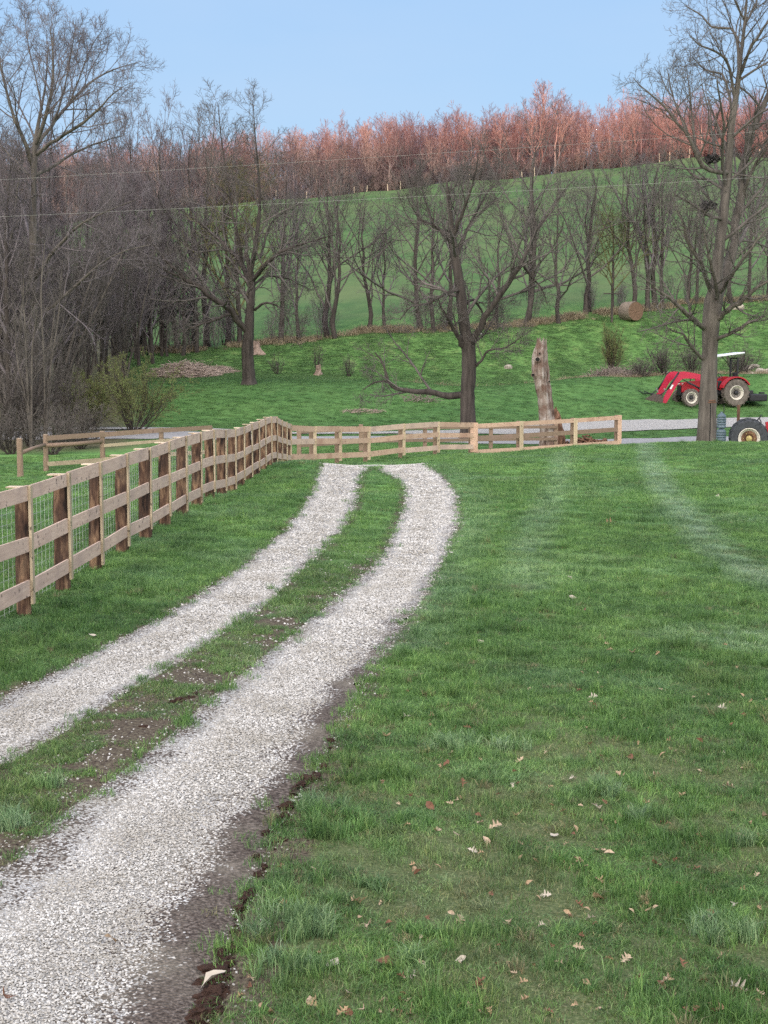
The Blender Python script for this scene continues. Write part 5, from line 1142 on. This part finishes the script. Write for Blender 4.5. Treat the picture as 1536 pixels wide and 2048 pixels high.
    m = MB().box((-1.45, 0, .50), (1.15, 1.6, .42), bev=.06).box((-1.2, .2, .8), (.3, .3, .24), bev=.04).box((-.85, 0, .6), (.6, .5, .1), bev=.02).box((-1.75, .55, .78), (.3, .2, .10), bev=.02); m.build('mower_deck', M['darkmetal'], t)
    m = MB().tube([(2.35, -.2, 1.4), (2.35, -.2, 1.9)], .035, 8); m.build('exhaust', M['darkmetal'], t)
tractor1()
def tractor2():
    Y = 55.5; c = P(1506, 877, Y); gzv = c[2]-.78; t = empty('tractor', (c[0], c[1]+.70, gzv), R_(-13)); tag(t, 'old dark red tractor half out of view, big black tyre with yellow hub', 'tractor')
    for s in (-1, 1): wheel(t, 0, s*.72, .78, .42, .43, s, ('rubber_dark', 'cream', 'rot'), 15); wheel(t, 2.1, s*.62, .40, .20, .2, s, ('rubber_dark', 'cream', 'cream'), 12)
    MB().box((.9, 0, .85), (2.0, .36, .36), bev=.05).build('chassis', M['darkmetal'], t); MB().box((0, 0, .78), (.4, 1.1, .3), bev=.05).build('rear_axle', M['darkmetal'], t)
    MB().prism([(.7, 1.0), (.65, 1.42), (1.2, 1.5), (2.3, 1.46), (2.5, 1.3), (2.5, .85), (1.2, .85)], -.26, .26).build('hood', M['red2'], t)
    for s in (-1, 1):
        MB().prism([(-.58, .98), (-.55, 1.05), (-.1, 1.12), (.62, 1.10), (.70, .85), (.62, .83), (.5, 1.02), (-.1, 1.05)], s*.34, s*.66).build('fender', M['maroon'], t)
    MB().box((-.02, -.30, 1.20), (.42, .34, .06), bev=.02).box((-.16, -.30, 1.25), (.08, .34, .10), bev=.02).build('seat', M['darkmetal'], t)
    MB().prism([(-.70, .68), (-.62, 1.0), (-.52, 1.02), (-.48, .7)], -.4, .4).build('tail_frame', M['maroon'], t)
    m = MB().tube([(.50, 0, 1.40), (.40, -.05, 1.58)], .022, 8); th = np.linspace(0, 2*math.pi, 18); m.tube([(.40+.10*math.sin(a), .17*math.cos(a), 1.58+.13*math.sin(a)) for a in th], .016, 6, False); m.build('steering_wheel', M['darkmetal'], t)
    MB().lathe([(.03, 0), (.06, .03), (.06, .08), (.03, .11)], 10, 'z').build('lever_knob', M['whitep'], t, True, loc=(.36, -.4, 1.22))
tractor2()

# ------------------------------------------------------------------ bird feeder, jugs, post
def feeder():
    Y = 53.6; c = P(1419, 884, Y); g = gz1(c[0], c[1]); top = Rz(806, Y); e = empty('bird_feeder', (c[0], c[1], g-.05)); tag(e, 'thin black bird feeder pole with a small brown tray in front of the big trunk', 'bird feeder')
    h = top-g+.05; MB().tube([(0, 0, 0), (0.01, 0, h*.5), (0, 0, h)], .022, 8).build('pole', M['black'], e)
    m = MB().box((.06, 0, h+.02), (.30, .24, .05), bev=.01).box((.06, 0, h+.09), (.26, .20, .06), bev=.02); m.build('tray', M['rot'], e)
    Y = 55.5; c = P(1442, 880, Y); g = gz1(c[0], c[1]); e = empty('feeder_pole', (c[0], c[1], g-.05)); tag(e, 'thin dark rod holding stacked blue water jugs beside the big trunk', 'pole')
    top = Rz(808, Y)-g; MB().tube([(0.08, 0, 0), (0.08, 0, top*.6), (.09, 0, top)], .016, 8).build('rod', M['darkmetal'], e)
    m = NM('jug'); m.color(m.mix(m.noise(3, 3, obj=True), (.075, .115, .15), (.20, .27, .32))); m.b.inputs['Roughness'].default_value = .15; m.b.inputs['Transmission Weight'].default_value = .35; m.b.inputs['Alpha'].default_value = .9; M['jug'] = m.m
    for k, (z0, lab) in enumerate(((Rz(888, Y), 'lower blue ribbed water jug threaded on the thin rod'), (Rz(857, Y), 'upper blue ribbed water jug threaded on the thin rod'))):
        pr = [(.10, 0), (.185, .02), (.20, .05)]
        for i in range(4): z = .06+i*.10; pr += [(.20, z), (.20, z+.06), (.178, z+.075), (.178, z+.09)]
        pr += [(.20, .47), (.19, .53), (.12, .60), (.05, .64), (.05, .69)]
        o = MB().lathe(pr if k == 0 else [(r*.93, z*.98) for r, z in pr], 24, 'z').build('water_jug', M['jug'], None, True, loc=(c[0]+.0, c[1], z0)); tag(o, lab, 'jug')
    Y = 58.5; c = P(1476, 860, Y); g = gz1(c[0], c[1]); h = Rz(812, Y)-g; o = MB().box((0, 0, h/2), (.11, .11, h+.1), bev=.01).build('wooden_post', M['rot'], None, loc=(c[0], c[1], g)); tag(o, 'plain dark wooden post between the big trunk and the old tractor', 'post')
feeder()
def nest(px, py, Y, s, seed, label):
    rs = np.random.RandomState(seed); c = P(px, py, Y); n = 420; d = unit(rs.randn(n, 3))*(rs.rand(n, 1)**.5)*s*np.array([1.2, 1, .7]); o = rs.randn(n, 3, 3)*.05
    ob = npmesh('squirrel_nest', (d[:, None]+o).reshape(-1, 3), [np.arange(n*3).reshape(-1, 3)], M['leafdark'], loc=c); tag(ob, label, 'nest')
M['leafdark'] = plain('leafdark', (.06, .055, .055), .9, var=.5)
nest(1425, 318, 59.4, .26, 1, 'upper dark leafy squirrel nest in the big tree'); nest(1417, 412, 59, .32, 2, 'lower dark leafy squirrel nest in the big tree')

# pasture fence on the crest
def crest_fence():
    rs = np.random.RandomState(5); g = 'pale stakes along the top of the pasture'
    for px in np.linspace(560, 1536, 34):
        px += rs.uniform(-9, 9); c = G(px, 288.5); h = rs.uniform(1.3, 2.0); o = MB().box((0, 0, h/2-.1), (.13, .13, h), bev=.01).build('fence_stake', M['cutend'] if rs.rand() < .5 else M['bark_pale'], None, loc=c); o.rotation_euler = (0, rs.uniform(-.08, .08), 0); tag(o, 'thin pale stake on the pasture crest in front of the forest', 'stake', g)
crest_fence()
# T shaped post near the bale
c = G(1220, 110); h = 2.3; o = MB().box((0, 0, h/2), (.16, .16, h)).box((0, -.1, h-.05), (1.4, .06, .09)).build('wooden_post', M['bark'], None, loc=c); tag(o, 'weathered post with a crossbar beside the round hay bale', 'post')

# ------------------------------------------------------------------ fallen leaves, clods
def leaf_mesh(seed, mat, kind):
    rs = np.random.RandomState(seed); L = 1.0; half = []; nl = 3 if kind != 'plain' else 0
    if nl:
        half = [(0, .02)]; 
        for i in range(nl): y = .12+.26*i; wd = (.20, .36, .30)[i]*rs.uniform(.8, 1.2); half += [(y, .06+.02*rs.rand()), (y+.10, wd), (y+.17, wd*.75), (y+.19, .08)]
        half += [(.92, .13), (1.0, .0)]
    else: half = [(0, .02), (.2, .18), (.45, .27), (.7, .2), (.9, .08), (1, 0)]
    pts = [(w_, y-.5) for y, w_ in half]+[(-w_*rs.uniform(.8, 1.1), y-.5) for y, w_ in half[-2::-1]]
    c1, c2, tw = rs.uniform(.5, 2.2), rs.uniform(-1.1, 1.1), rs.uniform(-1, 1)
    f = lambda x, y: c1*x*x*1.6*(1+y)+c2*y*y*.6+tw*x*y
    V = [(x, y, f(x, y)) for x, y in pts]; n = len(V); sp = [(0, y, f(0, y)) for _, y in pts[:n//2+1]]
    h = n//2; V2 = V+[(0, p[1], f(0, p[1])) for p in pts[:h+1]]; fs = []
    for i in range(h): fs.append((i, i+1, n+i+1, n+i)); j = (n-i) % n; k = n-i-1; fs.append((k, j if i else 0, n+i, n+i+1))
    me = bpy.data.meshes.new('fallen_leaf'); me.from_pydata(V2, [], fs); me.update(); me.materials.append(M[mat]); return me
M['leaf_pale'] = plain('leaf_pale', (.42, .32, .22), .8, var=.25, scale=3); M['leaf_tan'] = plain('leaf_tan', (.36, .25, .15), .8, var=.3, scale=3); M['leaf_rust'] = plain('leaf_rust', (.18, .085, .05), .8, var=.3, scale=3); M['leaf_white'] = plain('leaf_white', (.44, .39, .32), .8, var=.1, scale=3)
def leaves():
    rs = np.random.RandomState(88); K = {'leaf_pale': ('pale buff', 4), 'leaf_tan': ('tan', 3), 'leaf_rust': ('rust brown', 3), 'leaf_white': ('bleached whitish', 3)}
    ME = {k: [leaf_mesh(10*j+i, k, 'lobed' if i else 'plain') for i in range(v[1])] for j, (k, v) in enumerate(K.items())}
    spots = [(990,1660,'leaf_pale',1.1),(972,1693,'leaf_pale',1),(1243,1562,'leaf_pale',1.2),(1310,1558,'leaf_pale',1.1),(1195,1624,'leaf_white',1.3),(1238,1645,'leaf_pale',1.1),(1295,1615,'leaf_tan',.9),(1312,1738,'leaf_rust',1.1),(1158,1732,'leaf_pale',1.1),(1195,1806,'leaf_tan',1.5),(1110,1682,'leaf_white',1),
             (1180,1847,'leaf_white',.9),(1290,1835,'leaf_tan',1.1),(1328,1975,'leaf_pale',1.2),(1018,1860,'leaf_pale',1.2),(1200,1770,'leaf_tan',.8),(1040,1530,'leaf_pale',.9),(1260,1522,'leaf_rust',1),(1445,1422,'leaf_white',1),(860,1620,'leaf_rust',1),(925,1575,'leaf_rust',.9),(835,1755,'leaf_rust',.8),(775,1940,'leaf_rust',1.4),
             (665,1943,'leaf_white',1.3),(565,1915,'leaf_tan',1.2),(715,1815,'leaf_tan',1.5),(735,1860,'leaf_pale',1),(920,1850,'leaf_pale',1),(810,1440,'leaf_white',1.1),(862,1438,'leaf_tan',.8),(770,1480,'leaf_tan',1.1),(1145,1192,'leaf_white',1.4),(1143,1200,'leaf_white',1.2),(1222,1050,'leaf_tan',2),(1435,995,'leaf_white',1.3),(1140,1160,'leaf_white',1),
             (1265,1310,'leaf_tan',1.2),(1168,1225,'leaf_rust',1.2),(958,1290,'leaf_white',1),(1455,1580,'leaf_pale',1.2),(1530,1640,'leaf_pale',1),(1415,1860,'leaf_white',1.1),(1365,1600,'leaf_tan',.9),(1185,1400,'leaf_white',1),(1400,1490,'leaf_rust',.9),(1250,1930,'leaf_pale',1),(1480,1990,'leaf_white',1.3),(1090,1800,'leaf_white',.8),(1030,1640,'leaf_tan',.8),(640,1760,'leaf_pale',.8),(185,1277,'leaf_white',.9),(10,2000,'leaf_rust',1.3),(222,1880,'leaf_tan',1.1),(110,1050,'leaf_white',.9)]
    while len(spots) < 290:
        px = rs.uniform(460, 1536); py = 2040-rs.rand()**1.3*750
        w_ = hit(px, py); 
        if inside(w_[0:1], w_[1:2])[0] > -.05 or (px < 600+(2048-py)*.3 and rs.rand() < .6): continue
        spots.append((px, py, list(K)[rs.choice(4, p=[.30, .42, .22, .06])], rs.uniform(.38, .78)))
    for px, py, k, s in spots:
        c = hit(px, py); sz = .08*s*(c[1]/7)**.2; me = ME[k][rs.randint(len(ME[k]))]; o = bpy.data.objects.new('fallen_leaf', me); COL.objects.link(o); gr = inside(c[0:1], c[1:2])[0] > 0
        o.location = c+[0, 0, .012 if gr else .028]; o.scale = (sz, sz, sz); o.rotation_euler = (rs.uniform(-.8, .8), rs.uniform(-.8, .8), rs.uniform(0, 6.28))
        tag(o, '%s dry fallen leaf lying %s' % (K[k][0], 'on the gravel track' if gr else 'in the lawn grass' if px > 500 else 'in the grass left of the track'), 'leaf', 'fallen leaves, %s' % K[k][0])
    o = bpy.data.objects.new('fallen_leaf', leaf_mesh(99, 'leaf_white', 'plain')); COL.objects.link(o); c = hit(425, 1978); o.location = c+[0, 0, .05]; o.scale = (.13, .13, .13); o.rotation_euler = (.4, -.2, -1.1); tag(o, 'large curled whitish leaf on the muddy right edge of the gravel', 'leaf')
leaves()
M['clod'] = bark('clod', (.025, .013, .010), (.11, .06, .042), 12, (1, 1, 1))
def rough_up(o, sd):
    q = np.random.RandomState(sd)
    for v in o.data.vertices: v.co *= 1+.22*q.randn()
def clods():
    rs = np.random.RandomState(17)
    for k, (px, py, s) in enumerate(((587, 1583, .055), (612, 1562, .07), (630, 1552, .06), (648, 1540, .05), (600, 1570, .05), (560, 1640, .04), (425, 1990, .07), (410, 2010, .06), (470, 1900, .035), (455, 1925, .04), (528, 1750, .03), (500, 1795, .04), (488, 1815, .035), (660, 1515, .035), (380, 1395, .04), (350, 1405, .05), (395, 1390, .035), (285, 1455, .04), (415, 1960, .05), (445, 1945, .04), (440, 1980, .05), (395, 2030, .06), (540, 1690, .035))+tuple((float(a_), float(b_), float(c_)) for a_, b_, c_ in zip(np.interp(np.linspace(1480, 2040, 34), [1480, 1540, 1660, 1850, 2048], [672, 645, 560, 480, 425])+rs.uniform(-22, 12, 34), np.linspace(1480, 2040, 34), rs.uniform(.015, .045, 34)))):
        c = hit(px, py); s *= .72; o = rock_mesh('dirt_clod', 300+k, M['clod'], .6, True, 3, .42); rough_up(o, 300+k); o.location = c+[0, 0, s*.12]; o.scale = (s*rs.uniform(.8, 1.4), s*.9, s*rs.uniform(.7, 1.1)); o.rotation_euler = (0, 0, rs.uniform(0, 6)); tag(o, 'dark clod of soil turned up along the driveway edge', 'clod', 'soil clods along the driveway edges')
clods()
